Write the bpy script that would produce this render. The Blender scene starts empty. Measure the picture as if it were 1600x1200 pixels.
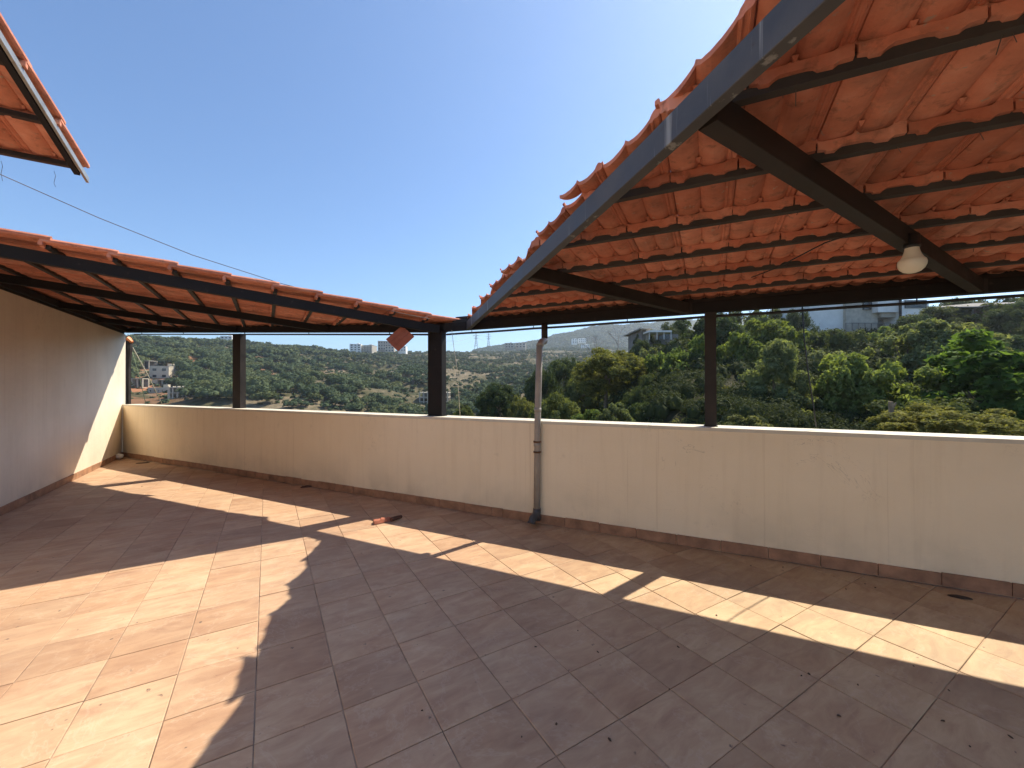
import bpy, bmesh, math, random
import numpy as np
from mathutils import Vector, Matrix
random.seed(7)
sc = bpy.context.scene
col = sc.collection
R = math.radians
HAZE = .00027
H = 1.3                       # eye height in metres; plan data below are in units of H

# ------------------------------------------------------------------ camera
F = 636.0 / 1600.0
cam = bpy.data.cameras.new('camera')
cam.sensor_width = 36.0
cam.lens = 36.0 * F
cam.clip_start = 0.02
cam.clip_end = 20000
camo = bpy.data.objects.new('camera', cam)
col.objects.link(camo)
camo.location = (0, 0, H)
camo.rotation_euler = (Matrix.Rotation(R(90.24), 3, 'X') @ Matrix.Rotation(R(-0.1), 3, 'Z')).to_euler()
sc.camera = camo

# ------------------------------------------------------------------ light
SUN_AZ = R(39.5)              # from +X towards +Y
SUN_EL = R(53.7)
world = bpy.data.worlds.new('World')
sc.world = world
world.use_nodes = True
wn = world.node_tree.nodes
sky = wn.new('ShaderNodeTexSky')
sky.sky_type = 'NISHITA'
sky.sun_disc = False
sky.sun_elevation = SUN_EL
sky.sun_rotation = math.pi / 2 - SUN_AZ
sky.altitude = 300
sky.air_density = 1.0
sky.dust_density = 0.25
sky.ozone_density = 3.0
wn['Background'].inputs['Strength'].default_value = 0.074
tint = wn.new('ShaderNodeMix')
tint.data_type = 'RGBA'
tint.blend_type = 'MULTIPLY'
tint.inputs[0].default_value = 1.0
tint.inputs[7].default_value = (.80, .93, 1.03, 1)
world.node_tree.links.new(sky.outputs['Color'], tint.inputs[6])
world.node_tree.links.new(tint.outputs[2], wn['Background'].inputs['Color'])
sl = bpy.data.lights.new('sun', 'SUN')
sl.energy = 3.15
sl.angle = R(0.53)
sl.color = (1.0, 0.905, 0.735)
so = bpy.data.objects.new('sun', sl)
col.objects.link(so)
so.location = (20, 16, 30)
sdir = Vector((math.cos(SUN_AZ) * math.cos(SUN_EL), math.sin(SUN_AZ) * math.cos(SUN_EL), math.sin(SUN_EL)))
so.rotation_euler = sdir.to_track_quat('Z', 'Y').to_euler()
sc.view_settings.view_transform = 'Standard'
sc.view_settings.look = 'None'
sc.view_settings.exposure = 1.37
sc.view_settings.gamma = 1.0
sc.view_settings.use_curve_mapping = False
sc.render.engine = 'CYCLES'
sc.cycles.max_bounces = 8
sc.cycles.diffuse_bounces = 5
sc.cycles.volume_bounces = 1

# ------------------------------------------------------------------ plan frames
n2 = np.array([.4337, .9011])        # horizontal normal of the parapet, pointing out
d2 = np.array([-.9011, .4337])       # along the parapet, to the left
A2 = np.array([-.5156, .8568])       # along the left wall, away
B2 = np.array([.8568, .5156])        # square to it, to the right


def ND(nd, d, z=-1.0):
    p = n2 * nd + d2 * d
    return Vector((p[0] * H, p[1] * H, (z + 1) * H))


def AB(a, b, z=-1.0):
    p = A2 * a + B2 * b
    return Vector((p[0] * H, p[1] * H, (z + 1) * H))


def DP(d):                           # inner face of the parapet (it turns slightly at the second post)
    return 2.765 + max(0.0, d - 1.5) * .0108


def hz(x):
    return 604.0 - .0018 * x


def at_nd(px, py, nd):               # photo direction met with a plane along the parapet
    r = np.array([(px - 800) / 636.0, 1.0])
    Y = nd / (n2 @ r)
    return Vector((r[0] * Y * H, Y * H, (1 + (hz(px) - py) / 636.0 * Y) * H))


def at_Y(px, py, Y):                 # same, at Y metres ahead
    return Vector(((px - 800) / 636.0 * Y, Y, H + (hz(px) - py) / 636.0 * Y))


# ------------------------------------------------------------------ materials
def mat(name):
    m = bpy.data.materials.new(name)
    m.use_nodes = True
    nt = m.node_tree
    return m, nt, nt.nodes['Principled BSDF']


def N(nt, t, **kw):
    n = nt.nodes.new(t)
    for k, v in kw.items():
        if k in n.inputs:
            n.inputs[k].default_value = v
        else:
            setattr(n, k, v)
    return n


def L(nt, a, b):
    nt.links.new(a, b)


def ramp(nt, fac, stops):
    r = nt.nodes.new('ShaderNodeValToRGB')
    e = r.color_ramp.elements
    while len(e) < len(stops):
        e.new(.5)
    for i, (p, c) in enumerate(stops):
        e[i].position = p
        e[i].color = (c[0], c[1], c[2], 1)
    L(nt, fac, r.inputs['Fac'])
    return r.outputs['Color']


def mixc(nt, fac, a, b, mode='MIX'):
    m = nt.nodes.new('ShaderNodeMix')
    m.data_type = 'RGBA'
    m.blend_type = mode
    for sock, v in ((m.inputs[0], fac), (m.inputs[6], a), (m.inputs[7], b)):
        if hasattr(v, 'links'):
            L(nt, v, sock)
        elif isinstance(v, (int, float)):
            sock.default_value = v
        else:
            sock.default_value = (v[0], v[1], v[2], 1)
    return m.outputs[2]


def pos(nt, scale=(1, 1, 1), rotz=0.0, obj=False):
    mp = nt.nodes.new('ShaderNodeMapping')
    mp.inputs['Scale'].default_value = scale
    mp.inputs['Rotation'].default_value = (0, 0, rotz)
    if obj:
        tc = nt.nodes.new('ShaderNodeTexCoord')
        L(nt, tc.outputs['Object'], mp.inputs['Vector'])
    else:
        g = nt.nodes.new('ShaderNodeNewGeometry')
        L(nt, g.outputs['Position'], mp.inputs['Vector'])
    return mp.outputs['Vector']


def noise(nt, vec, scale, detail=4, rough=.55, dist=0.0):
    n = nt.nodes.new('ShaderNodeTexNoise')
    n.inputs['Scale'].default_value = scale
    n.inputs['Detail'].default_value = detail
    n.inputs['Roughness'].default_value = rough
    n.inputs['Distortion'].default_value = dist
    L(nt, vec, n.inputs['Vector'])
    return n.outputs['Fac']


def bump(nt, bs, h, strength=.3, dist=.01):
    b = nt.nodes.new('ShaderNodeBump')
    b.inputs['Strength'].default_value = strength
    b.inputs['Distance'].default_value = dist
    L(nt, h, b.inputs['Height'])
    L(nt, b.outputs['Normal'], bs.inputs['Normal'])


def orand(nt):
    return nt.nodes.new('ShaderNodeObjectInfo').outputs['Random']


def m_simple(name, c, rough=.6, metal=0.0, var=.15, sc_=6, bmp=.15):
    m, nt, b = mat(name)
    v = pos(nt)
    f = noise(nt, v, sc_, 5)
    lo = [x * (1 - var) for x in c]
    hi = [min(1, x * (1 + var)) for x in c]
    L(nt, ramp(nt, f, [(.3, lo), (.7, hi)]), b.inputs['Base Color'])
    b.inputs['Roughness'].default_value = rough
    b.inputs['Metallic'].default_value = metal
    if bmp:
        bump(nt, b, noise(nt, v, sc_ * 12, 3), bmp, .003)
    return m


def m_floor():
    m, nt, b = mat('terrace_floor_tile')
    rot = -math.atan2(.5156, .8568)
    v = pos(nt, (1, 1, 1), rot)
    # soft brushed clouding stretched along one tile direction, shifted tile by tile
    ad = nt.nodes.new('ShaderNodeVectorMath')
    ad.operation = 'ADD'
    cm = nt.nodes.new('ShaderNodeCombineXYZ')
    mr = nt.nodes.new('ShaderNodeMath')
    mr.operation = 'MULTIPLY'
    mr.inputs[1].default_value = 37
    L(nt, orand(nt), mr.inputs[0])
    L(nt, mr.outputs[0], cm.inputs['X'])
    L(nt, mr.outputs[0], cm.inputs['Z'])
    L(nt, v, ad.inputs[0])
    L(nt, cm.outputs[0], ad.inputs[1])
    mp = nt.nodes.new('ShaderNodeMapping')
    mp.inputs['Scale'].default_value = (5.0, 14.0, 5)
    L(nt, ad.outputs[0], mp.inputs['Vector'])
    f1 = noise(nt, mp.outputs['Vector'], 1.0, 8, .66, .7)
    c1 = ramp(nt, f1, [(.28, (.40, .255, .168)), (.46, (.485, .328, .213)), (.60, (.54, .378, .245)), (.78, (.60, .455, .31))])
    f2 = noise(nt, ad.outputs[0], 2.2, 4)
    c2 = ramp(nt, f2, [(.35, (.92, .84, .80)), (.65, (1.04, 1.04, 1.04))])
    c3 = mixc(nt, 1.0, c1, c2, 'MULTIPLY')
    tr = ramp(nt, orand(nt), [(0, (.86, .83, .82)), (.4, (.97, .96, .95)), (1, (1.07, 1.07, 1.06))])
    c4 = mixc(nt, 1.0, c3, tr, 'MULTIPLY')
    # the right part of the terrace is tinted yellower: world position ramp
    sx = nt.nodes.new('ShaderNodeSeparateXYZ')
    L(nt, pos(nt), sx.inputs[0])
    m1 = nt.nodes.new('ShaderNodeMapRange')
    m1.inputs['From Min'].default_value = -.4
    m1.inputs['From Max'].default_value = 1.6
    L(nt, sx.outputs['X'], m1.inputs['Value'])
    c5 = mixc(nt, m1.outputs[0], c4, mixc(nt, 1.0, c4, (.99, 1.06, .97), 'MULTIPLY'))
    # grime specks and stains
    fs = noise(nt, pos(nt), 26, 3, .5)
    sp = ramp(nt, fs, [(.70, (0, 0, 0)), (.76, (1, 1, 1))])
    c6 = mixc(nt, sp, c5, (.17, .115, .085))
    fst = noise(nt, pos(nt), .9, 5, .6)
    st = ramp(nt, fst, [(.48, (0, 0, 0)), (.70, (.42, .42, .42))])
    rg_ = nt.nodes.new('ShaderNodeMath')
    rg_.operation = 'SUBTRACT'
    rg_.inputs[1].default_value = .5
    L(nt, noise(nt, pos(nt), 1.7, 6, .68, .5), rg_.inputs[0])
    ra_ = nt.nodes.new('ShaderNodeMath')
    ra_.operation = 'ABSOLUTE'
    L(nt, rg_.outputs[0], ra_.inputs[0])
    ring = ramp(nt, ra_.outputs[0], [(0, (.22, .22, .22)), (.012, (0, 0, 0))])
    c6 = mixc(nt, ring, c6, (.62, .50, .38))
    c7 = mixc(nt, st, c6, (.27, .18, .13))
    L(nt, c7, b.inputs['Base Color'])
    b.inputs['Roughness'].default_value = .62
    b.inputs['Specular IOR Level'].default_value = .3
    mx = nt.nodes.new('ShaderNodeMath')
    mx.operation = 'ADD'
    L(nt, f1, mx.inputs[0])
    L(nt, noise(nt, pos(nt), 60, 3), mx.inputs[1])
    bump(nt, b, mx.outputs[0], .22, .003)
    return m


def m_grout():
    m, nt, b = mat('floor_grout')
    v = pos(nt)
    c = ramp(nt, noise(nt, v, 3.0, 4), [(.36, (.16, .115, .088)), (.47, (.36, .265, .19)), (.62, (.54, .40, .29))])
    L(nt, c, b.inputs['Base Color'])
    b.inputs['Roughness'].default_value = .95
    return m


def m_plaster(name, base, warm, streak_dir=None, dark=.6):
    m, nt, b = mat(name)
    v = pos(nt)
    f = noise(nt, v, 1.3, 6, .6)
    c = ramp(nt, f, [(.3, base), (.7, warm)])
    # vertical rain streaks
    vs = pos(nt, (9, 9, .55))
    s = noise(nt, vs, 1.6, 5, .65)
    sm = ramp(nt, s, [(.30, (.80, .76, .72)), (.5, (1, 1, 1))])
    c = mixc(nt, .26, c, sm, 'MULTIPLY')
    vs2 = pos(nt, (30, 30, .35))
    s2 = noise(nt, vs2, 1.2, 2, .5)
    sm2 = ramp(nt, s2, [(.25, (.70, .64, .58)), (.335, (1, 1, 1))])
    c = mixc(nt, .30, c, sm2, 'MULTIPLY')
    # thin cracks: narrow band of a distorted noise
    cr = noise(nt, v, 2.3, 5, .7, .6)
    sub = nt.nodes.new('ShaderNodeMath')
    sub.operation = 'SUBTRACT'
    sub.inputs[1].default_value = .5
    L(nt, cr, sub.inputs[0])
    ab = nt.nodes.new('ShaderNodeMath')
    ab.operation = 'ABSOLUTE'
    L(nt, sub.outputs[0], ab.inputs[0])
    band = ramp(nt, ab.outputs[0], [(0, (.7, .7, .7)), (.0022, (0, 0, 0))])
    msk = ramp(nt, noise(nt, v, 1.1, 2), [(.56, (0, 0, 0)), (.64, (.6, .6, .6))])
    c = mixc(nt, mixc(nt, 1.0, band, msk, 'MULTIPLY'), c, (.22, .17, .13))
    # blotches
    bl = ramp(nt, noise(nt, v, 6, 5, .6), [(.66, (0, 0, 0)), (.80, (.35, .35, .35))])
    c = mixc(nt, bl, c, [x * dark for x in base])
    # patchy darker tone towards the floor
    sx = nt.nodes.new('ShaderNodeSeparateXYZ')
    L(nt, v, sx.inputs[0])
    mr = nt.nodes.new('ShaderNodeMapRange')
    mr.inputs['From Min'].default_value = .55
    mr.inputs['From Max'].default_value = .09
    mr.inputs['To Max'].default_value = .5
    L(nt, sx.outputs['Z'], mr.inputs['Value'])
    dm = mixc(nt, 1.0, mr.outputs[0], ramp(nt, noise(nt, v, 2.6, 5), [(.42, (0, 0, 0)), (.62, (1, 1, 1))]), 'MULTIPLY')
    c = mixc(nt, dm, c, [x * .72 for x in base])
    L(nt, c, b.inputs['Base Color'])
    b.inputs['Roughness'].default_value = .9
    b.inputs['Specular IOR Level'].default_value = .2
    b1 = nt.nodes.new('ShaderNodeBump')
    b1.inputs['Strength'].default_value = .35
    b1.inputs['Distance'].default_value = .012
    L(nt, noise(nt, pos(nt, (1, 1, 1.6)), 5.5, 5, .6, .4), b1.inputs['Height'])
    b2 = nt.nodes.new('ShaderNodeBump')
    b2.inputs['Strength'].default_value = .38
    b2.inputs['Distance'].default_value = .004
    L(nt, noise(nt, v, 85, 4, .6), b2.inputs['Height'])
    L(nt, b1.outputs['Normal'], b2.inputs['Normal'])
    L(nt, b2.outputs['Normal'], b.inputs['Normal'])
    return m


def m_tile(name='clay_roof_tile'):
    m, nt, b = mat(name)
    v = pos(nt, obj=True)
    f = noise(nt, v, 7, 5, .6)
    c = ramp(nt, f, [(.26, (.44, .150, .090)), (.52, (.60, .225, .140)), (.76, (.68, .32, .22))])
    t = ramp(nt, orand(nt), [(0, (.70, .66, .64)), (.45, (.98, .97, .96)), (.8, (1.05, 1.12, 1.15)), (1, (1.10, 1.28, 1.40))])
    c = mixc(nt, 1.0, c, t, 'MULTIPLY')
    # dust, moss and soot on world-fixed noise
    w = pos(nt)
    sp = ramp(nt, noise(nt, w, 18, 5, .65), [(.54, (0, 0, 0)), (.72, (.7, .7, .7))])
    c = mixc(nt, sp, c, (.15, .082, .055))
    sk = ramp(nt, noise(nt, pos(nt, (1, 1, 1)), 2.3, 6, .7, .8), [(.50, (0, 0, 0)), (.70, (.62, .62, .62))])
    c = mixc(nt, sk, c, (.26, .14, .10))
    li = ramp(nt, noise(nt, w, 33, 3, .6), [(.66, (0, 0, 0)), (.72, (.8, .8, .8))])
    c = mixc(nt, li, c, (.40, .33, .26))
    lt = ramp(nt, noise(nt, w, 5, 4, .6, 1.0), [(.60, (0, 0, 0)), (.78, (.45, .45, .45))])
    c = mixc(nt, lt, c, (.60, .33, .21))
    L(nt, c, b.inputs['Base Color'])
    b.inputs['Roughness'].default_value = .78
    b.inputs['Specular IOR Level'].default_value = .25
    bump(nt, b, noise(nt, w, 55, 4, .6), .3, .004)
    return m


def m_metal(name, c, c2, rough=.42):
    m, nt, b = mat(name)
    v = pos(nt)
    f = noise(nt, v, 5, 6, .65)
    cc = ramp(nt, f, [(.35, c), (.72, c2)])
    rs = ramp(nt, noise(nt, v, 16, 4, .7), [(.62, (0, 0, 0)), (.74, (.7, .7, .7))])
    cc = mixc(nt, rs, cc, (.060, .046, .038))
    if 'blue' in name:
        dr_ = ramp(nt, noise(nt, pos(nt, (7, 7, .25)), 2.2, 4, .7), [(.60, (0, 0, 0)), (.66, (.75, .75, .75))])
        cc = mixc(nt, dr_, cc, (.30, .31, .30))
    L(nt, cc, b.inputs['Base Color'])
    rr = ramp(nt, f, [(.3, (rough,) * 3), (.8, (rough + .25,) * 3)])
    L(nt, rr, b.inputs['Roughness'])
    b.inputs['Specular IOR Level'].default_value = .5 if 'blue' in name else .25
    bump(nt, b, noise(nt, v, 70, 3), .12, .002)
    return m


def m_foliage(name, lo, hi, trans=.35, vs=.35):
    m = bpy.data.materials.new(name)
    m.use_nodes = True
    nt = m.node_tree
    nt.nodes.clear()
    out = nt.nodes.new('ShaderNodeOutputMaterial')
    g = nt.nodes.new('ShaderNodeNewGeometry')
    rpi = g.outputs['Random Per Island']
    f = noise(nt, pos(nt), vs, 3)
    mx = nt.nodes.new('ShaderNodeMath')
    mx.operation = 'MULTIPLY_ADD'
    mx.inputs[1].default_value = .55
    L(nt, rpi, mx.inputs[0])
    m2 = nt.nodes.new('ShaderNodeMath')
    m2.operation = 'MULTIPLY_ADD'
    m2.inputs[1].default_value = .9
    m2.inputs[2].default_value = -.2
    L(nt, f, m2.inputs[0])
    L(nt, m2.outputs[0], mx.inputs[2])
    c = ramp(nt, mx.outputs[0], [(.1, lo), (.9, hi)])
    t = ramp(nt, orand(nt), [(0, (.78, .86, .86)), (.5, (1, 1, 1)), (1, (1.22, 1.08, .86))])
    c = mixc(nt, 1.0, c, t, 'MULTIPLY')
    df = nt.nodes.new('ShaderNodeBsdfPrincipled')
    df.inputs['Roughness'].default_value = .75
    df.inputs['Specular IOR Level'].default_value = .06
    L(nt, c, df.inputs['Base Color'])
    tl = nt.nodes.new('ShaderNodeBsdfTranslucent')
    L(nt, mixc(nt, 1.0, c, (1.35, 1.3, .55), 'MULTIPLY'), tl.inputs['Color'])
    ms = nt.nodes.new('ShaderNodeMixShader')
    ms.inputs[0].default_value = trans
    L(nt, df.outputs[0], ms.inputs[1])
    L(nt, tl.outputs[0], ms.inputs[2])
    L(nt, ms.outputs[0], out.inputs['Surface'])
    return m


def m_ground():
    m, nt, b = mat('hillside_soil_and_scrub')
    v = pos(nt)
    f = noise(nt, v, .022, 6, .62)
    c = ramp(nt, f, [(.36, (.050, .060, .028)), (.48, (.105, .095, .055)), (.57, (.20, .165, .115)), (.68, (.25, .205, .15))])
    f2 = noise(nt, v, .35, 6, .65)
    c2 = ramp(nt, f2, [(.35, (.45, .5, .42)), (.6, (1.05, 1.0, .95))])
    c = mixc(nt, 1.0, c, c2, 'MULTIPLY')
    # the near slope is covered in dark litter and low green
    ln = nt.nodes.new('ShaderNodeVectorMath')
    ln.operation = 'LENGTH'
    L(nt, v, ln.inputs[0])
    mn = nt.nodes.new('ShaderNodeMapRange')
    mn.inputs['From Min'].default_value = 150
    mn.inputs['From Max'].default_value = 105
    L(nt, ln.outputs['Value'], mn.inputs['Value'])
    c = mixc(nt, mn.outputs[0], c, ramp(nt, noise(nt, v, .9, 5), [(.35, (.014, .018, .008)), (.65, (.045, .040, .022))]))
    # orange-red soil where slope is cut, left of the valley
    sx = nt.nodes.new('ShaderNodeSeparateXYZ')
    L(nt, v, sx.inputs[0])
    mr = nt.nodes.new('ShaderNodeMapRange')
    mr.inputs['From Min'].default_value = -110
    mr.inputs['From Max'].default_value = -165
    L(nt, sx.outputs['X'], mr.inputs['Value'])
    my = nt.nodes.new('ShaderNodeMapRange')
    my.inputs['From Min'].default_value = 310
    my.inputs['From Max'].default_value = 240
    L(nt, sx.outputs['Y'], my.inputs['Value'])
    far_ = nt.nodes.new('ShaderNodeMapRange')
    far_.inputs['From Min'].default_value = 650
    far_.inputs['From Max'].default_value = 900
    L(nt, sx.outputs['Y'], far_.inputs['Value'])
    c = mixc(nt, far_.outputs[0], c, (.055, .066, .040))
    rd = mixc(nt, 1.0, mixc(nt, 1.0, mr.outputs[0], my.outputs[0], 'MULTIPLY'), ramp(nt, noise(nt, v, .05, 5, .6), [(.42, (0, 0, 0)), (.52, (1, 1, 1))]), 'MULTIPLY')
    c = mixc(nt, rd, c, (.33, .155, .085))
    L(nt, c, b.inputs['Base Color'])
    b.inputs['Roughness'].default_value = 1.0
    b.inputs['Specular IOR Level'].default_value = .1
    bump(nt, b, f2, .6, .6)
    return m


M = dict(
    floor=m_floor(), grout=m_grout(),
    plaster=m_plaster('cream_parapet_plaster', (.80, .675, .48), (.85, .73, .54)),
    wallp=m_plaster('grey_cream_side_wall_plaster', (.68, .58, .46), (.77, .67, .54)),
    coping=m_simple('pale_coping_stone', (.60, .55, .45), .75, 0, .08, 9),
    skirt=m_simple('terracotta_skirting', (.31, .165, .095), .7, 0, .35, 9),
    clay=m_tile(),
    claydark=m_simple('dark_red_clay', (.30, .085, .045), .8, 0, .2, 14),
    iron=m_metal('dark_painted_steel', (.009, .008, .009), (.020, .018, .018), .6),
    brown=m_metal('brown_black_steel', (.022, .018, .016), (.046, .038, .034), .5),
    blue=m_metal('weathered_sky_tinted_blue_steel', (.045, .047, .051), (.088, .090, .094), .45),  # same dark paint; the sky's blue-grey reflection is mixed into the colour
    galv=m_simple('galvanised_angle', (.42, .42, .38), .38, .6, .2, 12),
    purlin=m_metal('haze_lightened_batten_steel', (.040, .036, .034), (.070, .062, .056), .6),  # lighter copy of the brown steel, veiling haze put into the colour
    pipe=m_simple('grey_brown_plastic_pipe', (.30, .27, .235), .5, 0, .18, 7),
    pipedark=m_simple('dark_grey_pipe_fitting', (.060, .060, .062), .5, 0, .2, 7),
    rust=m_simple('rusty_clamp', (.15, .075, .04), .8, .2, .4, 30),
    bulb=m_simple('white_bulb_plastic', (.78, .72, .58), .28, 0, .05, 5, 0),
    black=m_simple('black_rubber', (.013, .014, .016), .45, 0, .2, 6, 0),
    wire=m_simple('old_wire', (.10, .09, .08), .6, .1, .2, 6, 0),
    rope=m_simple('pale_cord', (.55, .50, .38), .8, 0, .15, 20, 0),
    greenrope=m_simple('faded_green_cord', (.28, .36, .22), .8, 0, .15, 20, 0),
    orange=m_simple('orange_plastic', (.75, .24, .07), .5, 0, .15, 8, 0),
    paper=m_simple('crumpled_white_paper', (.70, .68, .62), .8, 0, .12, 25),
    stick=m_simple('brown_stick', (.085, .035, .022), .8, 0, .3, 15),
    leafdry=m_simple('dry_leaf', (.075, .048, .030), .9, 0, .4, 15),
    dirt=m_simple('dark_dirt', (.045, .034, .025), 1, 0, .4, 15),
    bark=m_simple('pine_bark', (.19, .145, .10), .95, 0, .4, 5),
    greybark=m_simple('grey_dead_wood', (.27, .235, .21), .95, 0, .3, 5),
    white=m_simple('white_house_paint', (.80, .80, .77), .8, 0, .08, .8, 0),
    stone=m_simple('pale_stone_cladding', (.46, .42, .35), .85, 0, .2, 1.6),
    conc=m_simple('raw_concrete', (.36, .33, .28), .95, 0, .22, .4),
    concl=m_simple('cream_concrete', (.52, .46, .36), .95, 0, .16, .3),
    concd=m_simple('weathered_grey_concrete', (.21, .195, .175), .95, 0, .3, .8),
    glass=m_simple('dark_window_glass', (.025, .032, .040), .12, 0, .2, 1, 0),
    wood=m_simple('old_shed_boards', (.165, .115, .085), .9, 0, .4, 4),
    redroof=m_simple('far_red_roof', (.42, .16, .10), .9, 0, .2, .5, 0),
    sheet=m_simple('metal_sheet', (.48, .50, .52), .35, .4, .15, 2, 0),
    pylon=m_simple('pylon_steel', (.27, .29, .31), .6, .3, .1, 1, 0),
    ground=m_ground(),
)
M['pine'] = m_foliage('pine_needles', (.040, .058, .022), (.23, .26, .10), .40)
M['pinedark'] = m_foliage('dark_pine_needles', (.026, .042, .020), (.125, .16, .066), .30)
M['broad'] = m_foliage('broadleaf_foliage', (.050, .078, .026), (.26, .32, .11), .48)
M['fig'] = m_foliage('bright_fig_leaves', (.045, .085, .022), (.20, .29, .075), .50)
M['olive'] = m_foliage('olive_grey_foliage', (.066, .086, .042), (.31, .34, .17), .45)
M['gold'] = m_foliage('yellow_green_pine_needles', (.065, .075, .028), (.29, .30, .11), .42)
M['far'] = m_foliage('far_pine_crowns', (.038, .058, .030), (.125, .155, .078), .16, .03)
M['under'] = m_foliage('shaded_undergrowth_leaves', (.018, .030, .013), (.075, .092, .040), .25, .5)  # leaf colour darkened to carry the shade below the trees


# ------------------------------------------------------------------ object helpers
def link(name, me, parent=None, m=None):
    o = bpy.data.objects.new(name, me)
    col.objects.link(o)
    if parent is not None:
        o.parent = parent
    if m is not None and me is not None and not me.materials:
        me.materials.append(m)
    return o


def thing(name, label, cat, loc=(0, 0, 0), group=None):
    o = bpy.data.objects.new(name, None)
    o.empty_display_size = .2
    col.objects.link(o)
    o.location = loc
    o['label'] = label
    o['category'] = cat
    if group:
        o['group'] = group
    return o


def tag(o, label, cat, group=None):
    o['label'] = label
    o['category'] = cat
    if group:
        o['group'] = group
    return o


def struct(o):
    o['kind'] = 'structure'
    return o


def stuff(o, label=None, cat=None):
    o['kind'] = 'stuff'
    if label:
        o['label'] = label
        o['category'] = cat
    return o


def obj(name, verts, faces, m, parent=None, origin=None, smooth=False):
    """one mesh object from world-space data; origin = where its pivot sits"""
    org = Vector(origin) if origin is not None else (Vector(parent.location) if parent is not None and parent.parent is None else Vector((0, 0, 0)))
    me = bpy.data.meshes.new(name)
    me.from_pydata([tuple(Vector(v) - org) for v in verts], [], faces)
    me.materials.append(m)
    if smooth:
        for p in me.polygons:
            p.use_smooth = True
    o = link(name, me, parent)
    if parent is None:
        o.location = org
    elif origin is not None:
        pw = Vector(parent.location)
        if parent.parent is not None:
            pw = pw + Vector(parent.parent.location)
        o.location = org - pw
    return o


class MB:
    """collects world-space geometry, builds ONE mesh"""
    def __init__(s):
        s.v = []
        s.f = []

    def add(s, v, f):
        k = len(s.v)
        s.v += [Vector(x) for x in v]
        s.f += [tuple(i + k for i in q) for q in f]

    def box(s, c, sx, sy, sz, ax=(1, 0, 0), ay=(0, 1, 0)):
        ax = Vector(ax).normalized() * sx / 2
        ay = Vector(ay).normalized() * sy / 2
        az = ax.cross(ay).normalized() * sz / 2
        c = Vector(c)
        v = [c + i * ax + j * ay + k * az for k in (-1, 1) for j in (-1, 1) for i in (-1, 1)]
        s.add(v, [(0, 2, 3, 1), (4, 5, 7, 6), (0, 1, 5, 4), (2, 6, 7, 3), (0, 4, 6, 2), (1, 3, 7, 5)])

    def beam(s, p0, p1, w, h, bev=.003):
        """bottom centre line p0->p1; sides vertical, chamfered long edges"""
        p0 = Vector(p0)
        p1 = Vector(p1)
        t = p1 - p0
        side = Vector((t.y, -t.x, 0)).normalized()
        pr = [(-w/2 + bev, 0), (w/2 - bev, 0), (w/2, bev), (w/2, h - bev), (w/2 - bev, h), (-w/2 + bev, h), (-w/2, h - bev), (-w/2, bev)]
        v = []
        for p in (p0, p1):
            v += [p + side * a + Vector((0, 0, b)) for a, b in pr]
        f = [tuple(range(7, -1, -1)), tuple(range(8, 16))]
        f += [(i, (i+1) % 8, 8 + (i+1) % 8, 8 + i) for i in range(8)]
        s.add(v, f)

    def prism(s, poly, z0, z1, bev=0.0):
        k = len(poly)
        if bev:
            c = [sum(p[0] for p in poly)/k, sum(p[1] for p in poly)/k]
            ins = []
            for p in poly:
                dx, dy = c[0]-p[0], c[1]-p[1]
                l = math.hypot(dx, dy) or 1
                ins.append((p[0]+dx/l*bev*1.4, p[1]+dy/l*bev*1.4))
            v = [(x, y, z0) for x, y in poly] + [(x, y, z1-bev*.6) for x, y in poly] + [(x, y, z1) for x, y in ins]
            f = [tuple(range(2*k, 3*k))]
            for i in range(k):
                j = (i+1) % k
                f += [(i, j, k+j, k+i), (k+i, k+j, 2*k+j, 2*k+i)]
        else:
            v = [(x, y, z0) for x, y in poly] + [(x, y, z1) for x, y in poly]
            f = [tuple(range(k, 2*k)), tuple(range(k-1, -1, -1))] + [(i, (i+1) % k, k+(i+1) % k, k+i) for i in range(k)]
        s.add(v, f)

    def tube(s, pts, rad, seg=8, cap=True):
        pts = [Vector(p) for p in pts]
        if not hasattr(rad, '__len__'):
            rad = [rad] * len(pts)
        k0 = len(s.v)
        up = Vector((0, 0, 1))
        prev = None
        for i, p in enumerate(pts):
            t = (pts[min(i+1, len(pts)-1)] - pts[max(i-1, 0)]).normalized()
            if prev is None:
                a = t.cross(up)
                if a.length < .05:
                    a = t.cross(Vector((1, 0, 0)))
                a.normalize()
            else:
                a = (prev - t * prev.dot(t)).normalized()
            prev = a
            b = t.cross(a)
            for j in range(seg):
                q = 2*math.pi*j/seg
                s.v.append(p + (a*math.cos(q) + b*math.sin(q)) * rad[i])
        for i in range(len(pts)-1):
            for j in range(seg):
                a0 = k0 + i*seg + j
                a1 = k0 + i*seg + (j+1) % seg
                s.f.append((a0, a1, a1+seg, a0+seg))
        if cap:
            s.f.append(tuple(k0 + j for j in range(seg-1, -1, -1)))
            s.f.append(tuple(k0 + (len(pts)-1)*seg + j for j in range(seg)))

    def lathe(s, c, prof, seg=20, axis=(0, 0, 1)):
        ax = Vector(axis).normalized()
        a = ax.cross(Vector((1, 0, 0)))
        if a.length < .1:
            a = ax.cross(Vector((0, 1, 0)))
        a.normalize()
        b = ax.cross(a)
        k0 = len(s.v)
        c = Vector(c)
        for r, z in prof:
            for j in range(seg):
                q = 2*math.pi*j/seg
                s.v.append(c + ax*z + (a*math.cos(q)+b*math.sin(q))*r)
        for i in range(len(prof)-1):
            for j in range(seg):
                a0 = k0+i*seg+j
                a1 = k0+i*seg+(j+1) % seg
                s.f.append((a0, a1, a1+seg, a0+seg))

    def build(s, name, m, parent=None, origin=None, smooth=False):
        return obj(name, s.v, s.f, m, parent, origin, smooth)


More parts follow.
